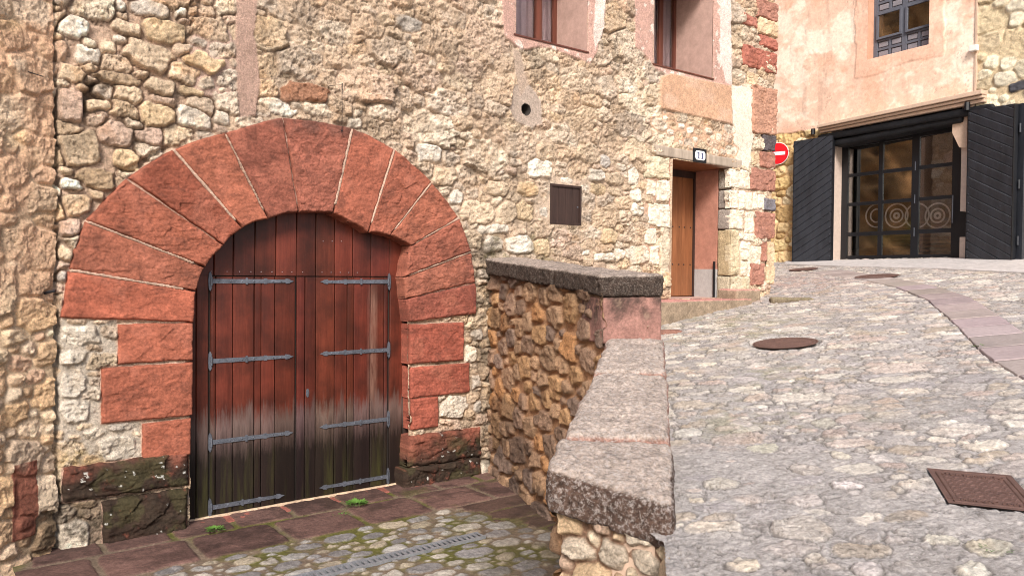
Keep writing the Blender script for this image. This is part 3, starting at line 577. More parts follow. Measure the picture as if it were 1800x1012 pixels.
# ---- arch and jamb blocks
def sandcol(P, dark=0, tint=(1, 1, 1), sd=0):
    x, y, z = P[..., 0]+P[..., 1], P[..., 1]*.3, P[..., 2]
    b = s2l((156, 94, 74))*np.array(tint); n = fbm(x*2.5, z*6+y, o=5, seed=400+sd); n2 = fbm(x*11, z*22, o=5, seed=410+sd, g=.65)
    c = b*(1+.30*n+.36*n2)[..., None]
    o = sm(fbm(x*4, z*4, o=5, seed=420), .12, .5)[..., None]; dp = sm(fbm(x*6, z*13, o=6, seed=430+sd, g=.7), .12, .4)[..., None]; c = c*(1-dp*.38)+np.array([.09, .035, .025])*dp*.38; c = c*(1-o*.4)+s2l((172, 108, 88))*o*.4
    return c
def patch(name, q, thick, parent, tint=(1, 1, 1), bulge=0, sd=0, skirt=.24, colx=None, amp=.0045, bev=.016, wob=.007, layers=.6):
    """stone face over a uv quad (inner0, inner1, outer1, outer0) standing proud of the wall, with sides going back into it"""
    q = [np.array(k, float) for k in q]; la = max(np.linalg.norm(q[1]-q[0]), np.linalg.norm(q[2]-q[3])); lb = max(np.linalg.norm(q[3]-q[0]), np.linalg.norm(q[2]-q[1]))
    na, nb = int(la/.009)+6, int(lb/.009)+6
    s = np.linspace(0, 1, na); t = np.linspace(0, 1, nb); s = np.concatenate([[0, 0, 0], s, [1, 1, 1]]); t = np.concatenate([[0, 0, 0], t, [1, 1, 1]])
    SS, TT = np.meshgrid(s, t); SS_, TT_ = SS[..., None], TT[..., None]
    p = (q[0]*(1-SS_)+q[1]*SS_)*(1-TT_)+(q[3]*(1-SS_)+q[2]*SS_)*TT_
    out = ((q[3]+q[2])-(q[0]+q[1])); out = out/np.linalg.norm(out); p = p+out*(bulge*4*SS_*(1-SS_))
    de = np.minimum(np.minimum(SS, 1-SS)*la, np.minimum(TT, 1-TT)*lb)
    uu, vv = p[..., 0], p[..., 1]
    wu = wob*fbm(uu*9, vv*9, o=4, seed=500+sd); wv = wob*fbm(uu*9+40, vv*9, o=4, seed=501+sd)
    uu = uu+wu; vv = vv+wv; f, _ = facets(uu, vv, .13, 510+sd, 1.2, 1.3)
    # ledges left by the point chisel / bedding
    ld = fbm(uu*2.2+sd, vv*7, o=5, seed=520+sd, g=.6); led = np.abs((ld*3*layers) % 1-.5)
    h = .003*fbm(uu*45, vv*60, o=3, seed=9)+thick*np.sqrt(np.clip(1-(1-np.clip(de/bev, 0, 1))**2, 0, 1))+amp*f+amp*1.5*fbm(uu*13, vv*17, o=5, seed=530+sd, g=.6)+amp*.9*sm(led, .1, .2)*layers
    ring = np.zeros(SS.shape, int); n0, n1 = SS.shape
    for k, dpt in ((0, skirt), (1, skirt*.5), (2, .0)):
        m = np.zeros(SS.shape, bool); m[k, k:n1-k] = m[n0-1-k, k:n1-k] = True; m[k:n0-k, k] = m[k:n0-k, n1-1-k] = True
        h = np.where(m, h*0+.0-dpt, h)
    P = MW.arr(uu, vv, h); C = sandcol(P, tint=tint, sd=sd)
    if colx: C = colx(uu, vv, C)
    v, qd = gridmesh(P); return npmesh(name, v, qd, M['sand'], C.reshape(-1, 3), parent)
SUR = bpy.data.objects.new('arch_surround', None); sc.collection.objects.link(SUR); SUR.parent = HOUSE
def shrink(q, g=.0055):
    q = [np.array(k, float) for k in q]; ct = sum(q)/4; r = []
    for i in range(4):
        a = q[i]; d1 = q[(i+1) % 4]-a; d2 = q[i-1]-a; r.append(a+d1/np.linalg.norm(d1)*g+d2/np.linalg.norm(d2)*g)
    return r
tints = [(1.08, .98, .95), (1.02, 1.05, 1.05), (.95, .88, .85), (.93, .85, .82), (1, .98, .96), (.88, .9, .95), (.86, .92, .98), (.98, .95, .95), (1.02, 1, 1.0), (.98, .95, .93), (.98, 1, 1.03), (.95, .98, 1.02), (.9, .85, .92)]
topc = lambda uu, vv, Cc: Cc
for k in range(len(JT)-1):
    (i0, o0), (i1, o1) = JT[k], JT[k+1]
    def cx(uu, vv, Cc, k=k):
        if k in (5, 6, 7):   # black crust along the crown of the arch
            vt = uv(540, 207)[1]; m = sm(vv+.10*fbm(uu*5, vv*5, o=5, seed=44), vt-.24, vt-.06)*sm(fbm(uu*9, vv*9, o=5, seed=45), -.4, .3); Cc = Cc*(1-.7*m[..., None])+s2l((92, 66, 58))*.7*m[..., None]
        if k > 9:
            m = sm(uu, uv(800, 480)[0], uv(836, 480)[0])*sm(fbm(uu*9, vv*9, o=5, seed=46), -.3, .3); Cc = Cc*(1-.6*m[..., None])+s2l((86, 50, 48))*.6*m[..., None]
        return Cc
    patch('voussoir', shrink([uv(*i0), uv(*i1), uv(*o1), uv(*o0)]), .034+.014*random.random(), SUR, tuple(q*f for q, f in zip(tints[k], [(1.06, 1.05, 1.05), (.92, .92, .92), (1.0, 1.05, 1.06), (.86, .84, .85), (1.05, 1.08, 1.08), (.9, .88, .9), (1.0, .96, .98)][k % 7])), bulge=.012 if 0 < k < 10 else 0, sd=k*7, wob=.011, bev=.018+.012*random.random(), amp=random.choice((.004, .006, .008)), colx=cx)
def jcol(lvl, g0=-.45, g1=.1):
    def f(uu, vv, Cc):
        n = fbm(uu*9, vv*9, o=6, seed=47, g=.7); m = (1-sm(vv+.22*fbm(uu*4, vv*4, o=5, seed=48), lvl-.12, lvl+.16))*sm(n, g0, g1)
        Cc = Cc*(1-.93*m[..., None])+np.array([.022, .019, .013])*(1+1.2*np.clip(n, -.5, 1))[..., None]*.93*m[..., None]
        g = m*sm(fbm(uu*5, vv*5, o=5, seed=49), .08, .3); Cc = Cc*(1-.3*g[..., None])+s2l((84, 84, 50))*.3*g[..., None]
        wl = sm(fbm(uu*26, vv*26, o=3, seed=52), .60, .66)*m; return Cc*(1-wl[..., None])+s2l((206, 204, 196))*wl[..., None]
    return f
for k, (a, b, c_, d) in enumerate(boxes):
    left = k < 5; bottom = (k % 5) >= 3
    q = [(b, c_), (b, d), (a, d), (a, c_)] if left else [(a, d), (a, c_), (b, c_), (b, d)]
    tn = (1.05, 1, .98) if left else (1.02, .86, .92)
    patch('jamb_stone', shrink(q), .030+.012*random.random()+(.02 if bottom else 0), SUR, tn if not bottom else (.8, .8, .85), sd=200+k*7, bev=.05 if bottom else .022, amp=.013 if bottom else .006, wob=.02 if bottom else .008, colx=(jcol(-.10, -.8, -.25) if left else jcol(-.40, -.7, -.1)) if (k % 5) >= (3 if left else 2) else None)

def qcol(cc, sd):
    def f(uu, vv, Cc):
        n = fbm(uu*6, vv*7, o=5, seed=900+sd, g=.65); n2 = fbm(uu*16, vv*22, o=5, seed=901+sd, g=.7); c = cc*.93*(1+.22*n+.38*n2)[..., None]
        o = sm(fbm(uu*5+sd, vv*5, o=5, seed=902), .05, .45)[..., None]; return c*(1-o*.4)+c*np.array([.82, .72, .6])*o*.4
    return f
for k, (a, b, c_, d, cc) in enumerate(QB):
    j = lambda: random.uniform(-.012, .012); edge = b > uB-.12; b_ = uB+.012 if edge else b
    patch('quoin', [(b_, c_+j()), (b_, d+j()), (a+j(), d+j()), (a+j(), c_+j())], .018+.014*random.random()+(.012 if edge else 0), HOUSE, sd=300+k*7, bev=.022, amp=.011, wob=.026, skirt=.08 if not edge else .16, colx=qcol(cc, k))
# ---- garage door
GD = bpy.data.objects.new('garage_door', None); sc.collection.objects.link(GD); GD.parent = HOUSE
wd = -.17
def guv(px, py): return MW.uv(px, py, wd)
gz0 = -.80; ztr = guv(520, 486)[1]
def planks(name, xs, v0, v1, parent, ww=wd, gapx=.0035):
    """boards between photo columns xs (at y 600), one mesh"""
    Vs = []; Qs = []; Cs = []; off = 0
    for a, b in zip(xs, xs[1:]):
        u0, u1 = guv(a, 600)[0]+gapx, guv(b, 600)[0]-gapx; n = 7; dz = random.uniform(-.003, .003); tnt = random.uniform(.78, 1.2)*np.array([1, random.uniform(.93, 1.05), random.uniform(.9, 1.05)])
        uu = np.array([u0, u0, u0+.006, (u0+u1)/2, u1-.006, u1, u1]); hh = np.array([-.03, -.006, 0, .0015, 0, -.006, -.03])+dz
        vv = np.linspace(v0, v1, 60); A, B = np.meshgrid(uu, vv); Hh = np.broadcast_to(hh, A.shape)+.0015*fbm(A*8, B*2, o=3, seed=off)
        P = MW.arr(A+.0012*fbm(A*0+a, B*3, o=3, seed=3), B, ww+Hh); v, q = gridmesh(P); Vs.append(v); Qs.append(q+off); Cs.append(np.tile(tnt, (len(v), 1))); off += len(v)
    return npmesh(name, np.concatenate(Vs), np.concatenate(Qs), M['garage'], np.concatenate(Cs)*.8, parent, smooth=False)
planks('upper_boards', [330, 376, 410, 448, 485, 521, 555, 588, 620, 652, 684, 730], ztr+.008, uv(540, 355)[1], GD)
planks('side_boards', [318, 345, 367], gz0, ztr+.004, GD); planks('side_boards', [685, 708, 735], gz0, ztr+.004, GD)
LL = planks('left_leaf', [369.5, 379, 409, 447, 459, 483, 519], gz0+.03, ztr-.004, GD, wd+.004)
RL = planks('right_leaf', [521.5, 536, 555, 588, 610, 622, 651, 675, 682], gz0+.03, ztr-.004, GD, wd+.004)
mb = MB(); mb.pbox(MW, guv(318, 600)[0], guv(738, 600)[0], gz0, uv(540, 350)[1], wd-.06, wd-.03); mb.build('backing_board', M['void'], GD)
def strap(leaf, x0, x1, y, hx, vz=None):
    """iron hinge strap from the hinge column x0 to its pointed tip x1"""
    v = guv((x0+x1)/2, y)[1] if vz is None else vz; u0, u1 = guv(x0, 600)[0], guv(x1, 600)[0]; s = 1 if u1 > u0 else -1; w0 = wd+.010
    mb = MB(); h = .021; ul = abs(u1-u0); f = lambda t: u0+s*t
    prof = [(0, h), (ul*.62, h*.92), (ul*.63, h*1.25), (ul*.66, h*1.25), (ul*.67, h*.85), (ul-.085, h*.7), (ul-.08, h*1.2), (ul-.045, h*1.0), (ul-.03, h*.5), (ul, .001)]
    pts = [(f(t), v+hh) for t, hh in prof]+[(f(t), v-hh) for t, hh in prof[::-1]]
    mb.prism([MW.pt(a, b, w0-.006) for a, b in pts], [MW.pt(a, b, w0+.004) for a, b in pts])
    for t in (.08, .22, .36, .5, .74, .84): mb.dome(MW.pt(f(ul*t), v, w0+.004), MW.n, .009, .006)
    mb.pbox(MW, f(ul*.40), f(ul*.425), v-h*1.5, v+h*1.5, w0, w0+.010, .002)
    # upright hinge plate with pointed ends
    pu = f(-.012); pp = [(-.013, -.07), (0, -.095), (.013, -.07), (.017, 0), (.013, .07), (0, .095), (-.013, .07), (-.017, 0)]
    mb.prism([MW.pt(pu+a, v+b, w0-.008) for a, b in pp], [MW.pt(pu+a, v+b, w0+.006) for a, b in pp])
    mb.tube([MW.pt(pu+s*.012, v-.04, w0+.008), MW.pt(pu+s*.012, v+.04, w0+.008)], .010)
    mb.build('hinge_strap', M['iron'], leaf)
for y in (494, 630, 768): strap(LL, 371, 515, y, 0)
strap(LL, 371, 500, 898, 0, -.70)
for y in (495, 618, 743): strap(RL, 681, 562, y, 0)
strap(RL, 681, 562, 864, 0, -.69)
ku, kv = guv(540, 690)
mb = MB(); el = [(.017*math.cos(a)*(1), .045*math.sin(a)) for a in np.linspace(0, 2*math.pi, 20, endpoint=False)]
mb.prism([MW.pt(ku+a, kv+b, wd) for a, b in el], [MW.pt(ku+a, kv+b, wd+.012) for a, b in el]); mb.tube([MW.pt(ku, kv-.02, wd+.016), MW.pt(ku, kv+.02, wd+.016)], .005); mb.build('keyhole_plate', M['iron'], RL)
mb = MB()
for px in (372, 399, 421, 441, 459, 478, 496, 513, 532, 566, 582, 598, 613, 628): u, v = guv(px, 479); MB().dome(MW.pt(u, guv(500, 478)[1], wd+.001), MW.n, .0055, .004).build('nail_head', M['curtain'], GD)
for px in (568, 584, 600): u, v = guv(px, 424); MB().dome(MW.pt(u, v, wd+.001), MW.n, .0055, .004).build('nail_head', M['curtain'], GD)

# ---- windows of the stone house
def window(W, xt, name_lab, cols):
    u0, u1, v0, v1 = W; dep = MW.wdep(u1, v0, v0 and xt) if 0 else MW.wdep(u1, v0, xt)
    Wn = bpy.data.objects.new('window', None); sc.collection.objects.link(Wn); Wn.parent = HOUSE; Wn['label'] = name_lab
    mb = MB(); mb.pbox(MW, u1, u1+.02, v0, v1, -dep-.06, .0); mb.pbox(MW, u0-.02, u0, v0, v1, -dep-.06, .0); mb.pbox(MW, u0-.02, u1+.02, v1, v1+.02, -dep-.06, .0); mb.build('reveal', M['reveal'], Wn)
    mb = MB(); mb.pbox(MW, u0-.02, u1+.01, v0-.03, v0, -dep-.06, .012, .004); mb.pbox(MW, u0-.04, u1+.02, v0-.008, v0+.012, -.03, .040, .003); mb.build('sill', M['frame'], Wn)
    w0 = -dep-.05; f = .06; mid = u0+(u1-u0)*cols
    mb = MB()
    for a, b in ((u0, u0+f), (u1-f, u1)): mb.pbox(MW, a, b, v0+.012, v1, w0, w0+.055, .004)
    mb.pbox(MW, u0+f, u1-f, v0+.012, v0+.04, w0, w0+.05, .003); mb.pbox(MW, mid-.035, mid+.035, v0+.04, v1, w0, w0+.06, .004)
    mb.pbox(MW, mid+.05, mid+.075, v0+.04, v1, w0, w0+.04, .003); mb.build('frame', M['frame'], Wn)
    mb = MB(); mb.pbox(MW, u0+f, mid-.035, v0+.04, v1, w0+.012, w0+.018); mb.pbox(MW, mid+.075, u1-f, v0+.04, v1, w0+.012, w0+.018); mb.build('pane', M['thin_glass'], Wn)
    P0 = []; uu = np.linspace(u0+f*.5, u1-f*.5, 60); A, B = np.meshgrid(uu, np.linspace(v0+.03, v1, 4)); v, q = gridmesh(MW.arr(A, B, w0-.03+.012*np.sin(A*55))); npmesh('curtain', v, q, M['curtain'], None, Wn)
window(W1, 978, 'left window with mauve curtain behind brown frame', .72)
window(W2, 1187, 'right window with brown frame and panelled pane', .72)
# ---- entrance door 11
u0, u1, v0, v1 = DR
vm_ = (v0+v1)/2; d1 = MW.wdep(u1, vm_, 1261); d2_ = MW.wdep(u1, vm_, 1221)
ED = bpy.data.objects.new('entrance', None); sc.collection.objects.link(ED); ED.parent = HOUSE
mb = MB(); mb.pbox(MW, u1, u1+.03, v0+.43, v1, -d2_-.1, -d1-.003, .004); mb.build('reveal', M['reveal_door'], ED)
mb = MB(); mb.pbox(MW, u0-.03, u0, v0-.1, v1, -d2_-.1, .0); mb.build('reveal', M['reveal_door'], ED)
mb = MB(); mb.pbox(MW, u1-.004, u1+.03, v0-.05, v0+.44, -d2_-.1, -d1-.003, .003); mb.build('plinth', M['cement'], ED, label='grey cement base of the door reveal')
def stcol(cc, sd=0, va=.25):
    cc = np.array(cc)
    def f(P, N=None):
        n = fbm(P[:, 0]*7, P[:, 1]*7, P[:, 2]*7, o=5, seed=600+sd, g=.65); return np.clip(cc*(1+va*n*1.6)[:, None], 0, 1)
    return f
zc = [uv(1282, y)[1] for y in (297, 332, 366, 403, 485, 530)]
for k in range(5):
    roughblock('jamb_stone', hexpl(MW, u1-.006+.004*(k % 2), u1+.16, zc[k+1]+.006, zc[k]-.006, -d1, .004), .025, .02, .008, 9, stcol(s2l(((176, 164, 150), (172, 160, 150), (170, 158, 148), (186, 166, 132), (196, 184, 160))[k]), k), M['rubble'], ED, k)
mb = MB(); n = 4; ux_ = np.linspace(u0-.02, u1-.02, 6)
for a, b in zip(ux_, ux_[1:]): mb.pbox(MW, a+.003, b-.003, v0+.01, v1-.1, -d2_-.06, -d2_-.02, .004)
ED2 = mb.build('entry_door', M['oak'], ED)
mb = MB(); mb.pbox(MW, u1-.03, u1, v0, v1, -d2_-.05, -d2_+.01, .004); mb.pbox(MW, u0, u1, v1-.11, v1, -d2_-.05, -d2_+.0, .004); mb.build('door_frame', M['darkwood'], ED)
mb = MB()
for vv in (uv(1195, 385)[1]-.05, uv(1195, 457)[1]-.05):
    for a, b in zip(ux_, ux_[1:]):
        for t in (.22, .78): MB().dome(MW.pt(a+(b-a)*t, vv, -d2_-.02), MW.n, .013, .010).build('stud', M['darkiron'], ED2)
mb = MB(); mb.pbox(MW, u1-.035, u1-.012, v0, v0+.56, -d1-.05, -d1-.02, .004); mb.build('boot_rail', M['black'], ED, label='short black upright bar at the foot of the reveal')
mb = MB(); mb.pbox(MW, u0-.05, u1+.04, v1-.0, v1+.03, -d2_-.1, .0); mb.build('soffit', M['oak'], ED)
la, lb = uv(1150, 262), uv(1301, 282); pu = lambda px, py, w: MW.pt(*uv(px, py), w)
roughblock('lintel', [pu(1152, 273, .035), pu(1301, 298, .035), pu(1301, 298, -.12), pu(1152, 273, -.12), pu(1148, 254, .035), pu(1301, 282, .035), pu(1301, 282, -.12), pu(1148, 254, -.12)], .02, .012, .006, 8, stcol((.4, .34, .28), 3), M['greywood'], ED, 9)
# ---- little hatch and drain pipe
a, b, c_, d = HT
HA = bpy.data.objects.new('meter_hatch', None); sc.collection.objects.link(HA); HA.parent = HOUSE
mb = MB(); t = .03
mb.pbox(MW, a, b, d-t, d, -.04, .03, .003); mb.pbox(MW, a, b, c_, c_+t, -.04, .03, .003); mb.pbox(MW, a, a+t, c_+t, d-t, -.04, .03, .003); mb.pbox(MW, b-t, b, c_+t, d-t, -.04, .03, .003); mb.build('frame', M['darkwood'], HA)
mb = MB(); xs = np.linspace(a+t, b-t, 5)
for p, q in zip(xs, xs[1:]): mb.pbox(MW, p+.002, q-.002, c_+t, d-t, -.03, .012, .003)
mb.build('board_panel', M['darkwood'], HA)
mb = MB(); mb.dome(MW.pt(b-.055, (c_+d)/2-.02, .012), MW.n, .012, .012); mb.build('knob', M['iron'], HA)
mb = MB(); cpt = MW.pt(hu, hv, 0); A_, B_ = [], []
rng_ = [(hr*1.02, .012), (hr*1.0, .018), (hr*.90, .016), (hr*.86, .0), (hr*.84, -.4)]; seg = 28; rings = []
for r_, w_ in rng_: rings.append([mb.bm.verts.new(MW.pt(hu+r_*math.cos(k*2*math.pi/seg), hv+r_*math.sin(k*2*math.pi/seg), w_)) for k in range(seg)])
for A_, B_ in zip(rings, rings[1:]):
    for k in range(seg): mb.bm.faces.new((A_[k], A_[(k+1) % seg], B_[(k+1) % seg], B_[k]))
mb.bm.faces.new(rings[-1]); mb.build('drain_pipe', M['void'], HOUSE, True)
# ------------------------------------------------------------------ left building: its rough wall comes towards the camera
cl = MW.pt(-.02, 0, .0); LW = Plane(cl, Vector((-.35, -.94, 0)).normalized()*-1)
# u runs from the near end towards the corner; shift the origin so u = 0 is 4.6 m towards the camera
LW = Plane(LW.o-LW.du*4.6, LW.du)
def lx(T, H, C, e, mo):
    U, V = T.U, T.V; t = sm(V+.3*fbm(U*2, V*2, o=4, seed=90), .9, 1.7)*.97                     # old pinkish render, mostly above
    k = (t*sm(fbm(U*4, V*3, o=5, seed=91), -.45, .1)); cc = s2l((216, 182, 154))*(1+.45*fbm(U*7, V*6, o=6, seed=92, g=.7))[..., None]
    H = H*(1-.6*k)+.6*k*(.03+.05*fbm(U*9, V*7, o=6, seed=93, g=.68)); C = C*(1-k[..., None])+cc*k[..., None]
    r = ((U > 4.25)*(U < 4.46)*(V > -.6)*(V < .02)).astype(float)*sm(fbm(U*3, V*3, o=3, seed=6), -.8, -.3)
    C = C*(1-r[..., None])+s2l((140, 92, 78))*r[..., None]*(1+.2*mo[..., None]); H = H*(1-r*.5)+.02*r
    dz = V+.2*fbm(U*3, V*3, o=5, seed=94); d = (1-sm(dz, -.65, -.15))*sm(U, 4.25, 4.55)*sm(fbm(U*8, V*8, o=5, seed=95, g=.7), -.4, .2)*.8
    C = C*(1-d[..., None])+s2l((66, 60, 46))*d[..., None]; return H, C*np.array([1.18, 1.09, 1.0])
LB = thing('neighbouring_house', 'rough rendered stone wall close on the left edge, meeting the arch wall in the corner', 'house')
rubble_field('wall', LW, spaced(0, 4.62, .018, .006), np.arange(-1.0, 5.0, .0095), M['rubble'], LB, 131, radii=(.17, .12, .09, .06), tries=(300, 1200, 4000, 6000), asp=1.25, extra=lx, crg=.03, mc=(206, 186, 160), vary=.25)
mb = MB(); mb.pbox(LW, -.5, 4.6, -1.0, 5.35, -1.2, -.12); mb.build('wall_core', M['ledge'], LB)
# short stub of electrical conduit and wire in the left wall
u, v = LW.uv(83, 513, .03)
mb = MB(); mb.tube([LW.pt(u, v-.02, -.03), LW.pt(u+.0, v, .05), LW.pt(u+.02, v+.01, .10)], .012); tag(mb.build('conduit_stub', M['black']), 'short black conduit stub sticking out of the left wall', 'pipe')
u, v = LW.uv(26, 119, .03)
mb = MB(); mb.tube([LW.pt(u, v, -.05), LW.pt(u+.02, v, .03), LW.pt(u+.22, v-.02, .06)], .004, 5); tag(mb.build('iron_spike', M['darkiron']), 'thin dark iron spike high on the left wall', 'nail')
# hanging iron wire above the arch crown
a = MW.pt(*uv(575, 153), .05); b = MW.pt(*uv(596, 151), .075); c_ = MW.pt(*uv(597, 190), .06); d = MW.pt(*uv(596, 231), .07)
mb = MB(); mb.tube([a-MW.n*.08, a, b, c_, d, d+Vector((0, 0, -.03))], .003, 6); mb.dome(d, Vector((0, 0, -1)), .010, .016); mb.tube([b+Vector((0, 0, .01)), b-Vector((0, 0, .06))], .006, 6)
tag(mb.build('hanging_wire', M['darkiron']), 'thin iron wire with a hook hanging over the crown of the red arch', 'wire')

# ------------------------------------------------------------------ parapet plan
pA = MW.pt(*uv(858, 455), 0); pAr = MW.pt(uv(905, 450)[0], uv(905, 450)[1], 0)
pB, pBr = D(1057, 484, 6.3), D(1168, 483, 6.3)
zB = lambda d: -.268+.207*d
l0, l1 = D(1066, 600, 6.3), D(968, 805, 4.08); r0, r1 = D(1168, 598, 6.3), D(1178, 885, 3.65)
capT = lambda d: pB.z+(pA.z-pB.z)*(d-6.3)/(pA.y-6.3)
# ------------------------------------------------------------------ street (one sheet of set stones) ------------------------------------------
xs_ = [.3]
while xs_[-1] < 13: xs_.append(xs_[-1]+.0032*(xs_[-1]+1.3))
ys_ = [.4]
while ys_[-1] < 20: ys_.append(ys_[-1]+(.0033*ys_[-1] if ys_[-1] > 2.9 else .0125))
xs_ = np.array(xs_); ys_ = np.array(ys_)
G = Stones(xs_, ys_, .045, 7, 91)
covers = []
c3 = [streetpt(1630, 826), streetpt(1776, 839), streetpt(1668, 887)]; c3.append(c3[1]+c3[2]-c3[0])
sqp = [(p.x, p.y) for p in (c3[0], c3[1], c3[3], c3[2])]
m1 = streetpt(1380, 604); m1r = (streetpt(1438, 604)-streetpt(1323, 604)).length/2
m2 = streetpt(1541, 486.5); m2r = .36
m3 = streetpt(1412, 474); m3r = .3
# red flagstone band: left and right borders in photo pixels
bl = [(1420, 480), (1500, 489), (1575, 505), (1630, 527), (1650, 545), (1685, 575), (1705, 598), (1732, 625), (1772, 652), (1850, 692)]
br = [(1480, 475), (1560, 487), (1640, 503), (1700, 522), (1738, 544), (1765, 562), (1800, 586), (1830, 606), (1880, 640), (1960, 690)]
BL = [streetpt(*p) for p in bl]; BR = [streetpt(*p) for p in br]; dL = (BL[-1]-BL[-3]).normalized(); BL = BL+[BL[-1]+dL*2.2+Vector((-.1, 0, 0)), BL[-1]+dL*4.4+Vector((-.5, 0, 0))]; BR = BR+[BR[-1]+dL*2.0+Vector((-.1, 0, 0)), BR[-1]+dL*4.2+Vector((-.5, 0, 0))]
band = [(p.x, p.y) for p in BL]+[(p.x, p.y) for p in BR[::-1]]
def gst(px, py, hw, hh, col, th=0, p=2.6):
    a = streetpt(px-hw, py); b = streetpt(px+hw, py); c = streetpt(px, py+hh); d = streetpt(px, py-hh); m = streetpt(px, py)
    G.add(m.x, m.y, (b-a).length/2, (d-c).length/2, th, p, col)
WS = s2l((212, 203, 194))
for q in ((1404, 926, 54, 24), (1302, 626, 16, 5), (1476, 802, 16, 8), (1418, 824, 28, 12), (1552, 809, 22, 9), (1414, 881, 40, 9), (1585, 862, 16, 10), (1424, 978, 26, 11), (1520, 1000, 38, 14), (1650, 946, 34, 12), (1270, 850, 30, 10), (1340, 788, 30, 10), (1225, 878, 18, 6),
          (1490, 855, 26, 9), (1240, 640, 18, 4), (1310, 665, 20, 5), (1210, 760, 26, 9), (1450, 745, 24, 8), (1300, 990, 34, 12), (1740, 960, 50, 14), (1700, 1000, 40, 14), (1330, 600, 20, 4)):
    gst(*q, WS*random.uniform(.70, .97)*np.array([1, random.uniform(.96, 1.02), random.uniform(.9, 1.03)]), random.uniform(-.1, .1))
def gav(u, v, r):
    if inpoly(u, v, sqp) or inpoly(u, v, band) or math.hypot(u-m1.x, v-m1.y) < m1r+r*.3 or math.hypot(u-m2.x, v-m2.y) < m2r+r*.3: return True
    if v < 6.5 and u > 1 and random.random() < .12: return True
    return False
GP = [s2l(c) for c in ((194, 184, 176), (182, 171, 165), (202, 191, 180), (170, 162, 158), (188, 173, 164), (208, 198, 187), (178, 165, 152), (166, 158, 156), (184, 166, 157))]
G.fill((.17, .12, .085, .062, .045, .034), (120, 1800, 7000, 14000, 20000, 16000), asp=1.6, sep=.86, p=(2.1, 3.2), tilt=.5, avoid=gav, seed=14)
X, Y = G.U, G.V; e, dome, c = G.solve(.016, .006)
fc, _ = facets(G.X, G.Y, .09, 25, 1.0, 1.5); fc2, _ = facets(G.X, G.Y, .035, 26, 1.1, 1.3)
hid = G.rnd(3); cem = sm(fbm(X*.9, Y*.9, o=4, seed=33)-.25*sm(Y, 4.5, 9)+.35*(1-sm(Y, 3.6, 5.4))*(1-sm(X, 1.5, 3.5)), .10, .42)     # places where cement covers the stones
mo = fbm(X*7, Y*7, o=6, seed=35, g=.65); lo = fbm(X*.7, Y*.7, o=4, seed=36)
emb = np.where(np.isin(G.id, range(22)), 0, cem)
ehid = sm(e, 0, .012)*(1-emb*sm(hid, .15, .5))
Hs = .005*fbm(X*14, Y*14, o=5, seed=34, g=.65)+.004*fc2+.012*lo+np.where(e > 0, dome*(1-.75*emb)*(.0045+.007*hid+.004*fc+.004*fc2+G.tiltmap(c, .05)), 0)
pal = np.array(GP); b = pal[(G.rnd(1)*len(GP)).astype(int) % len(GP)]
for k, cc in enumerate(G.col):
    if cc is not None: b[G.id == k] = cc
b = b*np.array([1.05, 1.06, 1.05])*(.92+.24*G.rnd(2))[..., None]*(1+.24*mo+.06*fc2)[..., None]
wmm = sm(fbm(X*4, Y*4, o=4, seed=37), .15, .5)[..., None]; b = b*(1-wmm*.35)+b*np.array([1.03, .9, .76])*wmm*.35
mc_ = s2l((176, 169, 164))*(1+.22*mo+.10*lo)[..., None]
C = b*ehid[..., None]+mc_*(1-ehid[..., None])
# moss in the joints around the first cover
for (px, py, rx, ry) in ((1330, 665, .9, .7), (1300, 585, .8, 1.1), (1360, 740, .7, .5), (1340, 560, .8, .9), (1225, 560, .7, .8)):
    p = streetpt(px, py); m = np.exp(-((X-p.x)/rx)**2-((Y-p.y)/ry)**2)*sm(fbm(X*4, Y*4, o=5, seed=38+px, g=.65), -.1, .4)*(1-.5*sm(e, 0, .02)); C = C*(1-.55*m[..., None])+s2l((150, 146, 104))*.55*m[..., None]
# ochre stones along the lower right, reddish touch by the house
oc = sm(fbm(X*1.6, Y*1.6, o=4, seed=39), .1, .5)*(1-sm(Y, 5, 7))*sm(X, 2.2, 3)*sm(e, 0, .01); C = C*(1-.35*oc[..., None])+s2l((206, 182, 150))*.35*oc[..., None]
pk = np.exp(-((X-streetpt(1400, 495).x)/.8)**2-((Y-streetpt(1400, 495).y)/1.6)**2)*.6*sm(e, 0, .01); C = C*(1-.6*pk[..., None])+s2l((176, 128, 116))*.6*pk[..., None]
cut = np.zeros(X.shape)
cut = np.maximum(cut, pmask(X, Y, sqp, .012, 0, 5, 1)); cut = np.maximum(cut, pmask(X, Y, band, .015, .01, 5, 1))
for mm, rr in ((m1, m1r), (m2, m2r), (m3, m3r)): cut = np.maximum(cut, sm(rr+.024-np.hypot(X-mm.x, Y-mm.y), -.01, .01))
Hs = Hs*(1-cut)-.03*cut
colr = sm(m1r*1.45-np.hypot(X-m1.x, Y-m1.y), 0, .08)[..., None]*(1-cut[..., None])*.8; C = C*(1-colr)+s2l((190, 184, 178))*colr*(1+.15*mo[..., None])
ck = np.minimum(np.abs(fbm(X*2.6, Y*3.2, o=6, seed=111, g=.6)), np.abs(fbm(X*4.2+7, Y*5.5, o=6, seed=112, g=.6))*1.3); ck = (1-sm(ck, .006, .022))*(1-cut)*sm(fbm(X*2, Y*2, o=4, seed=113), -.3, .1)
Hs -= .010*ck; C = C*(1-.5*ck[..., None])+s2l((84, 76, 70))*.5*ck[..., None]
jl = (1-sm(np.abs(e+.001), .002, .008))*(e > -.02)*(1-.6*emb)*(1-cut)*sm(fbm(X*5, Y*5, o=4, seed=114), -.5, .1); Hs -= .007*jl; C = C*(1-.7*jl[..., None])+s2l((92, 84, 76))*.7*jl[..., None]
P = np.stack([X, Y, zs(X, Y)+Hs], -1)
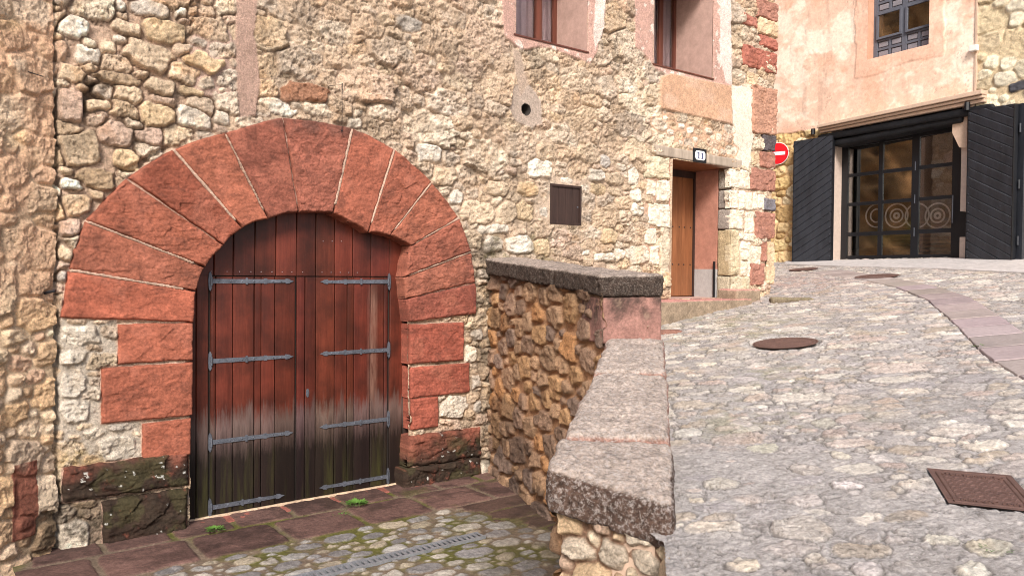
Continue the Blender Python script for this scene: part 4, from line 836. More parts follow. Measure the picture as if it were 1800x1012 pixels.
UM, VM = np.meshgrid((xs_[1:]+xs_[:-1])/2, (ys_[1:]+ys_[:-1])/2)
# drop the part over the sunken courtyard: left of the parapet's middle line and in front of the house
ml = [(.20, .3), (.45, 2.0), (r1.x-.035, 3.60), (r1.x-.09, 3.75), ((l1.x+r1.x)/2+.1, 3.95), ((pB.x+pBr.x)/2, 6.3), ((pA.x+pAr.x)/2+.1, (pA.y+pAr.y)/2+.2)]
cutp = [(-5, .3)]+ml+[(-5, 9.7)]
keep = ~(pmask(UM, VM, cutp, .001, 0, 5, 1) > .5)
nw = (UM-MW.o.x)*MW.n.x+(VM-MW.o.y)*MW.n.y; keep &= nw > -.35
uu_ = (UM-MW.o.x)*MW.du.x+(VM-MW.o.y)*MW.du.y
keep |= (uu_ > uB-.2)
v, q = gridmesh(P, keep); struct(npmesh('cobbled_street', v, q, M['street'], C.reshape(-1, 3)))
# the street behind and beside the camera, beyond the detailed sheet
def sheet(name, poly, zf, mat):
    mb = MB(); f = mb.bm.faces.new([mb.bm.verts.new((x, y, zf(x, y))) for x, y in poly]); return struct(mb.build(name, mat))
M['plainstreet'] = stone_mat('plain_street', .3, 8, .8, .02, attr=False, base=(.40, .37, .36))
sheet('street_apron', [(-6, -8), (14, -8), (14, .4), (.3, .4), (.3, 2.4), (-6, 2.4)], lambda x, y: zs(x, y)-.012, M['plainstreet'])
sheet('street_apron', [(12.98, -8), (40, -8), (40, 30), (12.98, 30)], lambda x, y: zs(13, y)-.012, M['plainstreet'])
sheet('ground', [(-300, -300), (300, -300), (300, 300), (-300, 300)], lambda x, y: -1.6, M['plainstreet'])
sheet('lane', [(6, 19.9), (13, 19.9), (13, 30), (2, 34), (-6, 34), (2, 19.9)], lambda x, y: zs(x, y)-.012, M['plainstreet'])
# ---- red flagstones curving up the street
Vs, Qs, Cs, off = [], [], [], 0
def curve(pts, n):
    pts = [np.array((p.x, p.y)) for p in pts]; L = np.concatenate([[0], np.cumsum([np.linalg.norm(b-a) for a, b in zip(pts, pts[1:])])]); t = np.linspace(0, L[-1], n); return np.stack([np.interp(t, L, [p[i] for p in pts]) for i in (0, 1)], -1)
ns = 26; cL, cR = curve(BL, ns+1), curve(BR, ns+1); rs = np.random.default_rng(5)
for k in range(ns):
    g = .012; q = [cL[k], cL[k+1], cR[k+1], cR[k]]; q = [np.array(p) for p in q]; d1 = (q[1]-q[0]); d1 /= np.linalg.norm(d1); d2 = (q[2]-q[3]); d2 /= np.linalg.norm(d2)
    q[0] = q[0]+d1*g; q[1] = q[1]-d1*g; q[2] = q[2]-d2*g; q[3] = q[3]+d2*g
    s = np.linspace(0, 1, 22); t = np.linspace(0, 1, 40); s = np.concatenate([[0], s, [1]]); t = np.concatenate([[0], t, [1]]); A, B = np.meshgrid(s, t); a_, b_ = A[..., None], B[..., None]
    p = (q[0]*(1-a_)+q[1]*a_)*(1-b_)+(q[3]*(1-a_)+q[2]*a_)*b_; x, y = p[..., 0], p[..., 1]; x = x+.012*fbm(x*4, y*4, o=4, seed=70); y = y+.012*fbm(x*4+9, y*4, o=4, seed=71)
    h = np.full(A.shape, .010)+.003*fbm(x*6, y*6, o=5, seed=72)+rs.uniform(-.003, .004); h[0] = h[-1] = -.03; h[:, 0] = h[:, -1] = -.03
    cc = s2l((156, 143, 139))*rs.uniform(.85, 1.12)*np.array([1, rs.uniform(.94, 1.04), rs.uniform(.95, 1.04)]); cc = cc*(1+.2*fbm(x*3, y*3, o=5, seed=73+k))[..., None]
    P = np.stack([x, y, zs(x, y)+h], -1); v, qd = gridmesh(P); Vs.append(v); Qs.append(qd+off); off += len(v); Cs.append(cc.reshape(-1, 3))
M['slab_c'] = stone_mat('flagstone', .12, 26, .35, .005, rough=.8)
struct(npmesh('flagstone_path', np.concatenate(Vs), np.concatenate(Qs), M['slab_c'], np.concatenate(Cs)))
# ---- iron covers
def cover(name, ctr, ex, ey, kind, label, n=150, hb=.008):
    """heightfield cover; ex, ey half axes on the street"""
    A, B = np.meshgrid(np.linspace(-1.06, 1.06, n), np.linspace(-1.06, 1.06, n)); lx_, ly_ = ex.length, ey.length
    if kind == 'round':
        rr = np.hypot(A, B)*lx_; R_ = lx_; inside = rr < R_
        bx, by = A*lx_/.085, B*lx_/.045; bx = bx+.5*(np.floor(by) % 2); br_ = np.minimum(np.minimum(bx % 1, 1-bx % 1)*.085, np.minimum(by % 1, 1-by % 1)*.045)
        h = np.where(rr < R_*.80, .004*sm(br_, .003, .008), .0045); h = np.where(np.abs(rr-R_*.82) < .006, -.002, h); h = np.where(np.abs(rr-R_*.93) < .005, -.006, h)
        kp = rr < R_
    else:
        ax, ay = np.abs(A)*lx_, np.abs(B)*ly_; de = np.minimum(lx_-ax, ly_-ay); kp = (np.abs(A) <= 1.02) & (np.abs(B) <= 1.02)
        X1, Y1 = A*lx_, B*ly_; s_ = .05; gx, gy = (X1+Y1)/s_, (X1-Y1)/s_; ci = (np.floor(gx)+np.floor(gy)) % 2; fx, fy = gx % 1-.5, gy % 1-.5
        bar = np.where(ci > 0, (np.abs(fx) < .16) & (np.abs(fy) < .46), (np.abs(fy) < .16) & (np.abs(fx) < .46))
        h = np.where((de > .06) & bar, .0042, .0005); txt = (np.abs(Y1) > ly_*.62) & (np.abs(Y1) < ly_*.84) & (ax < lx_*.8); h = np.where(txt, .0006, h)
        h = np.where(de < .05, .004, h); h = np.where(np.abs(de-.028) < .004, -.008, h); h = np.where(np.abs(de-.052) < .003, -.002, h)
    exu, eyu = ex.normalized(), ey.normalized(); px_ = ctr.x+A*ex.x+B*ey.x; py_ = ctr.y+A*ex.y+B*ey.y
    P = np.stack([px_, py_, zs(px_, py_)+hb+h], -1); km = kp[:-1, :-1] & kp[1:, 1:] & kp[:-1, 1:] & kp[1:, :-1]; v, q = gridmesh(P, km)
    o = npmesh(name, v, q, M['rust']); tag(o, label, 'manhole cover'); return o
cover('manhole_cover', m1, Vector((m1r, 0, 0)), Vector((0, m1r*.93, 0)), 'round', 'round rusty cover in the cobbles, nearest to the entrance steps', 200)
cover('manhole_cover', m2, Vector((m2r, 0, 0)), Vector((0, m2r, 0)), 'round', 'round grey cover at the far end of the flagstone band', 90)
cover('manhole_cover', m3, Vector((m3r, 0, 0)), Vector((0, m3r, 0)), 'round', 'thin dark cover beside the house corner, farthest of the round ones', 70)
ctr = (c3[0]+c3[3])/2; exv = (c3[1]-c3[0])/2; eyv = (c3[0]-c3[2])/2
SQ = cover('inspection_cover', ctr, exv, eyv, 'square', 'square rusty cover with diamond tread and raised letters', 230)
def text3(s, size, origin, ex, ey, mat, parent, name='lettering', ext=.0025, al='CENTER'):
    cu = bpy.data.curves.new(name, 'FONT'); cu.body = s; cu.size = size; cu.extrude = ext; cu.align_x = al; cu.align_y = 'CENTER'
    tmp = bpy.data.objects.new(name, cu); me = bpy.data.meshes.new_from_object(tmp); me.name = name; bpy.data.objects.remove(tmp); me.materials.clear(); me.materials.append(mat); o = bpy.data.objects.new(name, me); ez = ex.cross(ey).normalized(); m = Matrix((ex.normalized(), ey.normalized(), ez)).transposed().to_4x4(); m.translation = origin; o.matrix_world = m
    sc.collection.objects.link(o)
    if parent: o.parent = parent
    return o
eyo = (eyv-exv.normalized()*eyv.dot(exv.normalized()))
for s_, t_ in (('ALUMBRADO PUBLICO', -.73), ('AYUNTAMIENTO', .73)):
    p = ctr+eyv*t_; text3(s_, .038, Vector((p.x, p.y, zs(p.x, p.y)+.0105)), exv, eyo, M['rust'], SQ)

# ------------------------------------------------------------------ sunken courtyard
CU = spaced(-.3, uv(905, 450)[0]+.4, .010, .016); CW = spaced(-.32, 3.2, .011, .014)
K = Stones(CU, CW, .02, 6, 301)
def cuw(px, py): p = floorpt(px, py)-MW.o; return p.dot(MW.du), p.dot(MW.n)
w1 = np.mean([cuw(500, 914)[1], cuw(720, 872)[1]]); w2 = np.mean([cuw(470, 968)[1], cuw(720, 905)[1]])
FR = s2l((118, 90, 82))
ug = np.arange(-.3, 6.5, .62); parline = lambda w: None
grA, grB = cuw(560, 1012), cuw(846, 941); gw = (grA[1]+grB[1])/2
def slab(u0, u1, a, b, c, p=12): K.add((u0+u1)/2, (a+b)/2, (u1-u0)/2-.004, (b-a)/2-.004, 0, p, c*random.uniform(.75, 1.1))
for i, u in enumerate(np.arange(-.2, 4.3, .55)): slab(u, u+.55, -.16, w1, FR*1.05)
for i, u in enumerate(np.arange(-.5, 4.5, .74)): slab(u, u+.74, w1, w2, FR)
uR = cuw(900, 860)[0]
for i in range(4): slab(uR-.95+.12*i, uR+.05+.3*i, w2+.0+i*.33, w2+.33+i*.33, FR*.62)
def kav(u, v, r): return v < w2+r*.5 or (u > uR-.85+.3*(v-w2) and v < w2+1.3) or abs(v-gw) < .07 and grA[0]-.3 < u < grB[0]
K.fill((.12, .09, .066, .048, .035), (150, 1000, 3500, 6000, 7000), asp=1.6, sep=.9, p=(2.1, 3), tilt=.4, avoid=kav, seed=16)
U, V = K.U, K.V; e, dome, c = K.solve(.018, .014); fc, _ = facets(K.X, K.Y, .08, 27, 1, 1.4); fc2, _ = facets(K.X, K.Y, .034, 28, 1.1, 1.3); mo = fbm(U*8, V*8, o=6, seed=302, g=.65)
flag = np.isin(K.id, [i for i, cc in enumerate(K.col) if cc is not None])
H = .004*fbm(U*16, V*16, o=4, seed=303)+.002*fc2+np.where(e > 0, dome*np.where(flag, .014+.002*mo, .006+.010*K.rnd(3)+.006*fc+.004*fc2), 0)
kp_ = np.array([s2l(q) for q in ((164, 160, 154), (146, 142, 140), (180, 172, 160), (130, 126, 124), (166, 154, 134))]); b = kp_[(K.rnd(1)*5).astype(int) % 5]
for k, cc in enumerate(K.col):
    if cc is not None: b[K.id == k] = cc
b = b*(1+.28*mo)[..., None]*(.9+.2*K.rnd(2))[..., None]
moss = sm(fbm(U*2.2, V*2.2, o=5, seed=304, g=.6), -.2, .3)[..., None]; mcc = s2l((124, 108, 92))*(1+.3*mo)[..., None]; mcc = mcc*(1-moss)+s2l((98, 96, 48))*(1+.4*mo)[..., None]*moss
b = b*(1-.45*(flag*sm(fbm(U*2.5, V*4, o=6, seed=306, g=.65), -.1, .35))[..., None]); m = sm(e, -.002, .012)[..., None]; C = b*m+mcc*(1-m)
gr_ = (sm(fbm(U*3, V*3, o=6, seed=305, g=.65), .0, .4)*sm(U, 2.2, 3.6)*.55*(1-sm(U, uR-.6, uR+.3)*.2))[..., None]; gr_ = np.clip(gr_*1.25, 0, .8); C = C*(1-gr_)+s2l((86, 84, 46))*gr_
dk = (pmask(U, V, [(uR-.7, w2), (uR+1.5, w2), (uR+1.5, 3.2), (grB[0]-1.2, 3.2), (grB[0]-.1, gw+.25)], .1, .15, 4, 5)*(.35+.3*mo))[..., None]; C = C*(1-dk)+s2l((80, 66, 52))*dk
gc = ((np.abs(V-gw) < .066)*(U > grA[0]-.6)*(U < grB[0])).astype(float); H = H*(1-gc)-.12*gc; C = C*(1-.9*gc[..., None])
P = MW.arr(U, V*0, V); P[..., 2] = -.8+H
v, q = gridmesh(P); struct(npmesh('courtyard_floor', v, q, M['street'], C.reshape(-1, 3)))
mb = MB(); pts = [MW.pt(-.4, -.83, 3.19), MW.pt(6.5, -.83, 3.19), Vector((2.5, 2.85, .1)), Vector((-5.5, 2.85, -.1))]; mb.bm.faces.new([mb.bm.verts.new(p) for p in pts]); struct(mb.build('ramp', M['plainstreet']))
# drain grate
mb = MB(); g0 = grA[0]-.6; g1 = grB[0]
def gbox(a0_, a1_, b0_, b1_, z0_, z1_): mb.hexa([MW.pt(a0_, z0_, b0_), MW.pt(a1_, z0_, b0_), MW.pt(a1_, z0_, b1_), MW.pt(a0_, z0_, b1_), MW.pt(a0_, z1_, b0_), MW.pt(a1_, z1_, b0_), MW.pt(a1_, z1_, b1_), MW.pt(a0_, z1_, b1_)])
for a_, b_ in ((-.068, -.050), (.050, .068)): gbox(g0, g1, gw+a_, gw+b_, -.85, -.776)
x = g0
while x < g1-.02: gbox(x, x+.018, gw-.0502, gw+.0502, -.786, -.778); x += .052
tag(mb.build('drain_grate', M['grate']), 'long narrow slotted metal drain grate in the courtyard cobbles', 'drain grate')

# ------------------------------------------------------------------ parapet
PA = thing('parapet', 'stone parapet with stepped weathered cap slabs between courtyard and street', 'wall')
pn = Vector((pB.x-pA.x, pB.y-pA.y, 0)); LP = Plane((pA.x-.05*pn.normalized().x, pA.y-.05*pn.normalized().y, 0), pn); Lp = pn.length+.05
LP = Plane(LP.o-LP.n*.05, LP.du)
OP = [s2l(q) for q in ((188, 152, 120), (170, 138, 110), (152, 124, 104), (190, 150, 110), (176, 142, 114), (138, 116, 102), (160, 130, 108), (192, 142, 98))]
lzb = lambda u: capT(pA.y+(pB.y-pA.y)*u/Lp)-.15
def px_(T, H, C, e, mo):
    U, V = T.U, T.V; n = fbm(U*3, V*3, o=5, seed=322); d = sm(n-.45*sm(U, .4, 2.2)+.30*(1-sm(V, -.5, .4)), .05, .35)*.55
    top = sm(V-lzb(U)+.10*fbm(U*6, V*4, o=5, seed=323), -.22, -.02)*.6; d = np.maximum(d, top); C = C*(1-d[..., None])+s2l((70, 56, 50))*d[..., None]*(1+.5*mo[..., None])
    return H, C
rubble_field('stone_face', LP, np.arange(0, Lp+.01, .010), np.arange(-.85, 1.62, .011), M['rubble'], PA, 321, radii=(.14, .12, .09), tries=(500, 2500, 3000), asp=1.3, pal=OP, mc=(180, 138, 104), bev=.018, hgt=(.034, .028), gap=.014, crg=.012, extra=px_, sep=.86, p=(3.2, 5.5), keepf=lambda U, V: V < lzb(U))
def slabcol(base, sd, top=None):
    b = np.array(base)
    def f(P, N):
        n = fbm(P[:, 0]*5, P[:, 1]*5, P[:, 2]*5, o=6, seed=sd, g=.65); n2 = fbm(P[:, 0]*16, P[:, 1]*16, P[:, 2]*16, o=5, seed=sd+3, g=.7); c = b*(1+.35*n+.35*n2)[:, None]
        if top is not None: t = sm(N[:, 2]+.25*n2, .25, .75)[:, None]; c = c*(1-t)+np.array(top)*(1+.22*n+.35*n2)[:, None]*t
        return np.clip(c, 0, 1)
    return f
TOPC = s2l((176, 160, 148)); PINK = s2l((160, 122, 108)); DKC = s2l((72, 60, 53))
def endcol(P, N):
    c = slabcol(s2l((150, 112, 102)), 720)(P, N); n = fbm(P[:, 0]*9, P[:, 1]*9, P[:, 2]*9, o=6, seed=728, g=.72); m = (sm(P[:, 2]+.28*n-.2*(P[:, 0]-pB.x), 1.02, 1.36)*sm(n, -.5, .15)*.8)[:, None]; c = c*(1-m)+np.array([.035, .028, .024])*m
    l = (sm(n, .18, .4)*.35)[:, None]; return c*(1-l)+s2l((176, 150, 128))*l
def interp(a, b, t): return a+(b-a)*t
def cblock(a0, a1, b1, b0, th, name, colf, mat, seed, over=0., amp=.016, rad=.03, res=.010):
    """cap slab from its top corners: a0,a1 left side near->far ; b0,b1 right side"""
    dn = Vector((0, 0, -th)); return roughblock(name, [a0+dn, b0+dn, b1+dn, a1+dn, a0, b0, b1, a1], res, rad, amp, 7, colf, mat, PA, seed, fine=.008)
Rw = MW.pt(uv(905, 450)[0], uv(905, 450)[1], -.05); Lw = MW.pt(*uv(856, 455), -.05)
ts = (0, .34, .66, 1.0)
for i in range(3):
    t0, t1 = ts[i]+(.003 if i else 0), ts[i+1]-.003
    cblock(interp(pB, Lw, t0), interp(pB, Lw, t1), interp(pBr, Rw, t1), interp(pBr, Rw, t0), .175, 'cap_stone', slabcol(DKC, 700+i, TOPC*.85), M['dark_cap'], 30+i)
ins = Vector((.012, 0, 0)); lo_ = Vector((0, 0, -.178)); f0 = D(1058, 600, 6.31); f1 = D(1167, 600, 6.31)
bk = Vector(((pA-pB).x, (pA-pB).y, 0)).normalized()*.42
roughblock('end_block', [Vector((pB.x+.015, 6.32, 1.0)), Vector((pBr.x-.012, 6.32, 1.0)), Vector((pBr.x-.012, 6.32, 1.0))+bk, Vector((pB.x+.015, 6.32, 1.0))+bk, Vector((pB.x+.015, 6.32, pB.z-.178)), Vector((pBr.x-.012, 6.32, pBr.z-.178)), Vector((pBr.x-.012, 6.32, pBr.z-.178))+bk, Vector((pB.x+.015, 6.32, pB.z-.178))+bk], .014, .02, .010, 9, endcol, M['sand'], PA, 41, label='pink sandstone block under the end of the upper cap')
def zcap(p): return Vector((p.x, p.y, zB(p.y)))
lf = lambda d: zcap(interp(l1, l0, (d-l1.y)/(l0.y-l1.y))); rf = lambda d: zcap(interp(r1, r0, (d-r1.y)/(r0.y-r1.y)))
dj = [(6.42, 6.42), (5.52, 5.52), (4.44, 4.42), (4.08, 3.65)]
for i in range(3):
    (la_, ra), (lb_, rb) = dj[i], dj[i+1]; g = .005
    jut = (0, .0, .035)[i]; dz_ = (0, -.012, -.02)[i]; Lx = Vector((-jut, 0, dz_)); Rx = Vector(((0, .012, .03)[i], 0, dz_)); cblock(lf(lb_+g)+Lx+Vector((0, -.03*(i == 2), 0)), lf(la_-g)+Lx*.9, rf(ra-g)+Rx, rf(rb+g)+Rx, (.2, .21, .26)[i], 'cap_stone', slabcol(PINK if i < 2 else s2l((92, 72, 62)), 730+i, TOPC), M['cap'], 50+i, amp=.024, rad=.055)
# body under the caps
def body(a, b, c, d, zt, zb=-.9):
    mb = MB(); mb.prism([Vector((p.x, p.y, zb)) for p in (a, b, c, d)], [Vector((p.x, p.y, z)) for p, z in zip((a, b, c, d), zt)]); return mb
k = MW.du*.02
mbd = body(Vector((pB.x+.07, 6.36, 0)), Vector((pBr.x-.03, 6.36, 0)), Rw, Lw+Vector((.10, 0, 0)), (1.3, 1.3, pA.z-.15, pA.z-.15)); mbd.build('wall_core', M['ledge'], PA)
SE = Vector((r1.x-.45, 3.62-2.0, 0)); SPE = Plane(Vector((.43, 2.0, 0)), Vector((.45, 2.0, 0))-Vector((r1.x+.0, 3.62, 0))); SPE = Plane(Vector((r1.x-.0, 3.62, 0)), SPE.du)
rubble_field('retaining_face', SPE, np.arange(0, 3.4, .02), np.arange(-.9, .6, .02), M['rubble'], PA, 344, tries=(100, 400, 900, 800), keepf=lambda U, V: V < zs(r1.x+SPE.du.x*U, 3.62+SPE.du.y*U)-.01)
# near end: rubble under the last slab, and the face along the street
en = Vector((r1.x-l1.x, r1.y-l1.y, 0)); o_ = Vector((l1.x, l1.y, 0))+en.normalized()*.035; EP = Plane(o_, en); EP = Plane(EP.o-EP.n*.06, EP.du)
def ez(T):
    for q in ((985, 930, 1050, 1000), (1052, 935, 1108, 1012), (1110, 950, 1166, 1020)):
        a = EP.uv(q[0], q[1]); b = EP.uv(q[2], q[3]); T.add((a[0]+b[0])/2, (a[1]+b[1])/2, (b[0]-a[0])/2, abs(a[1]-b[1])/2, 0, 3, s2l((206, 190, 170)))
rubble_field('end_face', EP, np.arange(0, en.length-.05, .007), np.arange(-.9, .62, .008), M['rubble'], PA, 341, radii=(.12, .08, .05), tries=(200, 800, 1500), asp=1.2, mc=(150, 118, 96), pre=ez, hgt=(.03, .03), keepf=lambda U, V: V < zB(4.08-.43*U/en.length)-.24)
sn = Vector((r0.x-r1.x, r0.y-r1.y, 0)); SP = Plane(Vector((r1.x, r1.y, 0))+sn.normalized()*.04, sn); SP = Plane(SP.o-SP.n*.05, SP.du)
rubble_field('street_face', SP, np.arange(0, sn.length+.1, .02), np.arange(-.1, 1.5, .02), M['rubble'], PA, 342, tries=(100, 400, 900, 800), keepf=lambda U, V: V < zB(r1.y+U*sn.normalized().y)-.16)
un = Vector((Rw.x-pBr.x, Rw.y-pBr.y, 0)); SP2 = Plane(Vector((pBr.x-.03, pBr.y, 0)), un); SP2 = Plane(SP2.o-SP2.n*.09+SP2.du*.03, SP2.du)
rubble_field('street_face', SP2, np.arange(0.02, un.length, .022), np.arange(.2, 1.8, .02), M['rubble'], PA, 343, tries=(100, 400, 900, 800), keepf=lambda U, V: V < 1.36+U*.04)
lfp = lambda d, i: Vector((lf(d).x+i, lf(d).y, 0)); rfp = lambda d, i: Vector((rf(d).x-i, rf(d).y, 0))
body(lfp(4.12, .07), rfp(3.75, .07), rfp(6.4, .07), lfp(6.4, .07), (zB(4.1)-.15, zB(3.7)-.15, zB(6.4)-.15, zB(6.4)-.15)).build('wall_core', M['ledge'], PA)

LS2 = Plane(lfp(6.36, .05), lfp(4.12, .05)-lfp(6.36, .05)); L2 = (lfp(4.12, .05)-lfp(6.36, .05)).length
rubble_field('stone_face', LS2, np.arange(0, L2, .016), np.arange(-.85, 1.1, .016), M['rubble'], PA, 351, radii=(.14, .12, .09), tries=(300, 1200, 1500), asp=1.3, pal=OP, mc=(180, 138, 104), bev=.018, hgt=(.034, .028), gap=.014, keepf=lambda U, V: V < zB(6.36+(4.12-6.36)*U/L2)-.2)
# ------------------------------------------------------------------ entrance step, corner stones
def wallz(px, py, w_): return MW.uv(px, py, w_)
sv = DR[2]; st0 = MW.uv(1166, 540, .42)[0]; st1 = MW.uv(1210, 545, .42)[0]; st2 = MW.uv(1318, 530, .35)[0]
stepc = lambda sd: slabcol(s2l((150, 132, 112)), sd, s2l((186, 134, 124)))
TS = thing('doorstep', 'grey stone doorstep with red flag top below the entrance numbered 11', 'step')
def hexs(u0_, u1_, vt, vb, wf): return [MW.pt(u0_, vb, wf), MW.pt(u1_, vb, wf), MW.pt(u1_, vb, -.06), MW.pt(u0_, vb, -.06), MW.pt(u0_, vt, wf), MW.pt(u1_, vt, wf), MW.pt(u1_, vt, -.06), MW.pt(u0_, vt, -.06)]
roughblock('step_stone', hexs(st0-.25, st1-.004, sv-.012, sv-.45, .42), .02, .02, .008, 8, stepc(811), M['sand'], TS, 61, fine=.006)
roughblock('step_stone', hexs(st1+.004, st2, sv-.008, sv-.45, .40), .02, .02, .008, 8, stepc(812), M['sand'], TS, 62, fine=.006)
mb = MB(); mb.pbox(MW, DR[0], DR[1], sv-.12, sv-.004, -d2_-.1, -.055, .003); mb.build('threshold', M['slab'] if 0 else M['reveal'], TS)
a0 = MW.uv(1296, 518, .30)[0]; a1 = MW.uv(1338, 512, .30)[0]; vt = MW.uv(1318, 512, .30)[1]+.0
tag(roughblock('corner_stone', hexs(a0, a1, vt+.03, vt-.4, .30), .02, .03, .008, 8, stepc(813), M['sand'], None, 63), 'small red topped stone block at the foot of the house corner', 'stone')
p = streetpt(1390, 528)
tag(roughblock('kerb_stone', [Vector((p.x+dx, p.y+dy, p.z+dz)) for dz in (-.1, .045) for dx, dy in ((-.33, -.1), (.33, -.1), (.36, .15), (-.28, .15))], .02, .04, .012, 8, slabcol(s2l((130, 116, 96)), 815, s2l((150, 138, 112))), M['rubble'], None, 64), 'low worn stone rising from the cobbles past the corner', 'stone')
p = streetpt(1182, 584)
tag(roughblock('kerb_stone', [Vector((p.x+dx, p.y+dy, p.z+dz)) for dz in (-.1, .03) for dx, dy in ((-.2, -.1), (.13, -.1), (.13, .12), (-.2, .12))], .02, .04, .01, 8, slabcol(s2l((150, 110, 96)), 816), M['rubble'], None, 65), 'small reddish stone in the cobbles beside the parapet end', 'stone')
# threshold of the garage door
tv = cuw(340, 930)[1]
THR = thing('door_sill', 'worn red stone sill under the big arched door', 'sill')
ud = [guv(x_, 900)[0] for x_ in (325, 470, 610, 722)]
for i in range(3): roughblock('sill_stone', hexpl(MW, ud[i]+.004, ud[i+1]-.004, -.85, -.79-.006*(i % 2), -.14, w1-.24), .018, .015, .007, 9, slabcol(s2l((150, 92, 80)), 830+i), M['sand'], THR, 70+i)
roughblock('sill_strip', hexpl(MW, ud[0], ud[3], -.85, -.778, -.19, -.135), .02, .008, .003, 9, slabcol(s2l((206, 178, 150)), 838), M['sand'], THR, 75)

# ------------------------------------------------------------------ weeds
def weed(base, n, h, spread, label, wide=.3, up=.6):
    mb = MB()
    for i in range(n):
        a = random.uniform(0, 6.283); s = spread*math.sqrt(random.random()); p0 = base+Vector((math.cos(a)*s*.5, math.sin(a)*s*.5, 0)); L = h*random.uniform(.5, 1.1); el = random.uniform(.3, 1.3)*up
        d = Vector((math.cos(a)*math.cos(el), math.sin(a)*math.cos(el), math.sin(el))); sd_ = Vector((-math.sin(a), math.cos(a), 0))*L*wide*.5; drop = Vector((0, 0, -L*.25))
        v = [mb.bm.verts.new(p) for p in (p0-sd_*.2, p0+sd_*.2, p0+d*L*.5+sd_, p0+d*L+drop*.6, p0+d*L*.5-sd_)]; mb.bm.faces.new(v)
    o = mb.build('weed', M['leaf']); return tag(o, label, 'weed')
weed(floorpt(378, 930, -.77), 120, .045, .13, 'bright green weed tuft at the left foot of the arched door', .35)
weed(floorpt(628, 884, -.76), 160, .055, .17, 'bright green weed tuft at the right foot of the arched door', .35)
weed(floorpt(600, 905, -.79), 50, .03, .14, 'low thin weeds in the joint below the door sill', .3)
weed(streetpt(1229, 552), 26, .20, .08, 'leafy green weed growing against the entrance doorstep', .32, 1.1)
weed(streetpt(1748, 962), 60, .025, .12, 'tiny weed tuft in a cobble joint below the square cover', .3)
weed(streetpt(1722, 609), 30, .05, .10, 'small weed at the edge of the red flagstones', .3)
# ------------------------------------------------------------------ peach house across the street
fp = streetpt(1480, 459); az = math.atan(850/1350); FW = Plane(fp, Vector((math.sin(az), -math.cos(az), 0)))
fv = FW.uv; fz = fp.z
FAR = thing('peach_house', 'peach plastered house with black boarded doors and a panelled dark window', 'house')
ofs = fv(1340, 400)[0]; uP = fv(1717, 90)[0]
OW = (fv(1527, 105)[0], fv(1635, 80)[0], (fv(1527, 105)[1]+fv(1635, 80)[1])/2, 0); OW = (OW[0], OW[1], OW[2], OW[2]+1.75)
OG = (fv(1461, 400)[0], fv(1699, 400)[0], fz-.35, fv(1590, 205)[1])
fu = spaced(ofs, uP, .018, .018, OW[:2]+OG[:2]); fvv = spaced(fz-1.0, 9.2, .018, .024, OW[2:]+OG[2:])
T = Stones(fu, fvv, .02, 5, 401)
T.fill((.26, .19, .13, .09), (200, 900, 2500, 3000), asp=1.5, sep=.8, rgn=(fu[0], OG[0]+.1, fvv[0], fz+3.2), seed=41)
U, V = T.U, T.V; e, dome, c = T.solve(.04, .004); fc, _ = facets(T.X, T.Y, .09, 43, 1.3, 1.3); fc2, _ = facets(T.X, T.Y, .04, 44, 1.3, 1.3); mo = fbm(U*8, V*9, o=5, seed=45, g=.65)
Hs_ = dome*(.03+.05*T.rnd(3)+.02*fc+.012*fc2); FP = np.array([s2l(q) for q in ((226, 200, 150), (210, 180, 128), (230, 212, 176), (196, 164, 116), (218, 190, 144))]); Cs_ = FP[(T.rnd(1)*5).astype(int) % 5]*(.85+.3*T.rnd(2))[..., None]*(1+.3*mo)[..., None]
Cs_ = Cs_*sm(e, 0, .015)[..., None]+s2l((208, 176, 138))*(1-sm(e, 0, .015)[..., None])
lo = fbm(U*.9, V*.9, o=5, seed=46, g=.6); l2 = fbm(U*2.6, V*3.4, o=6, seed=47, g=.62)
Cp = s2l((236, 194, 168))*(1+.10*lo+.10*l2)[..., None]; wt = sm(lo*.6+l2*.8+.3*sm(V, fz+2.6, fz+5), -.05, .4)[..., None]; Cp = Cp*(1-wt*.75)+s2l((246, 226, 204))*wt*.75
dkp = sm(fbm(U*1.3+4, V*1.7, o=6, seed=48, g=.6), .12, .3)[..., None]; Cp = Cp*(1-dkp*.55)+s2l((226, 172, 142))*dkp*.55
Hp = .045+.006*lo+.004*l2-.006*wt[..., 0]*sm(l2, .0, .1)
ckf = np.abs(fbm(U*1.3, V*1.7, o=6, seed=57, g=.6)); ckf = (1-sm(ckf, .002, .012))*sm(fbm(U*.8, V*.8, o=3, seed=58), .0, .25); Hp = Hp-.006*ckf; Cp = Cp*(1-.3*ckf[..., None]); stn = sm(fbm(U*5, V*.7, o=5, seed=59, g=.6), .1, .45)[..., None]; Cp = Cp*(1-.16*stn)
bw = pmask(U, V, [(OW[0]-.28, OW[2]-.34), (OW[1]+.30, OW[2]-.28), (OW[1]+.34, 9.5), (OW[0]-.28, 9.5)], .006, .12, 2.5, 49); Hp = Hp+.010*bw; Cp = Cp*(1-bw[..., None]*.6)+s2l((228, 176, 148))*(1+.1*l2[..., None])*bw[..., None]*.6
zl = fv(1400, 229)[1]; pm = sm(V-(zl-.06*(U-fu[0]))+.05*fbm(U*3, V*3, o=4, seed=50), -.012, .012)
Cp = Cp*np.array([1.03, 1.08, 1.12]); H = Hs_*(1-pm)+Hp*pm; C = Cs_*(1-pm[..., None])+Cp*pm[..., None]
dd = np.maximum(np.maximum(OG[0]-U, U-OG[1]), np.maximum(OG[2]-V, V-OG[3])); H = H*sm(dd, 0, .06)+.03*(1-sm(dd, 0, .06))
UM, VM = np.meshgrid((fu[1:]+fu[:-1])/2, (fvv[1:]+fvv[:-1])/2); kp = np.ones(UM.shape, bool)
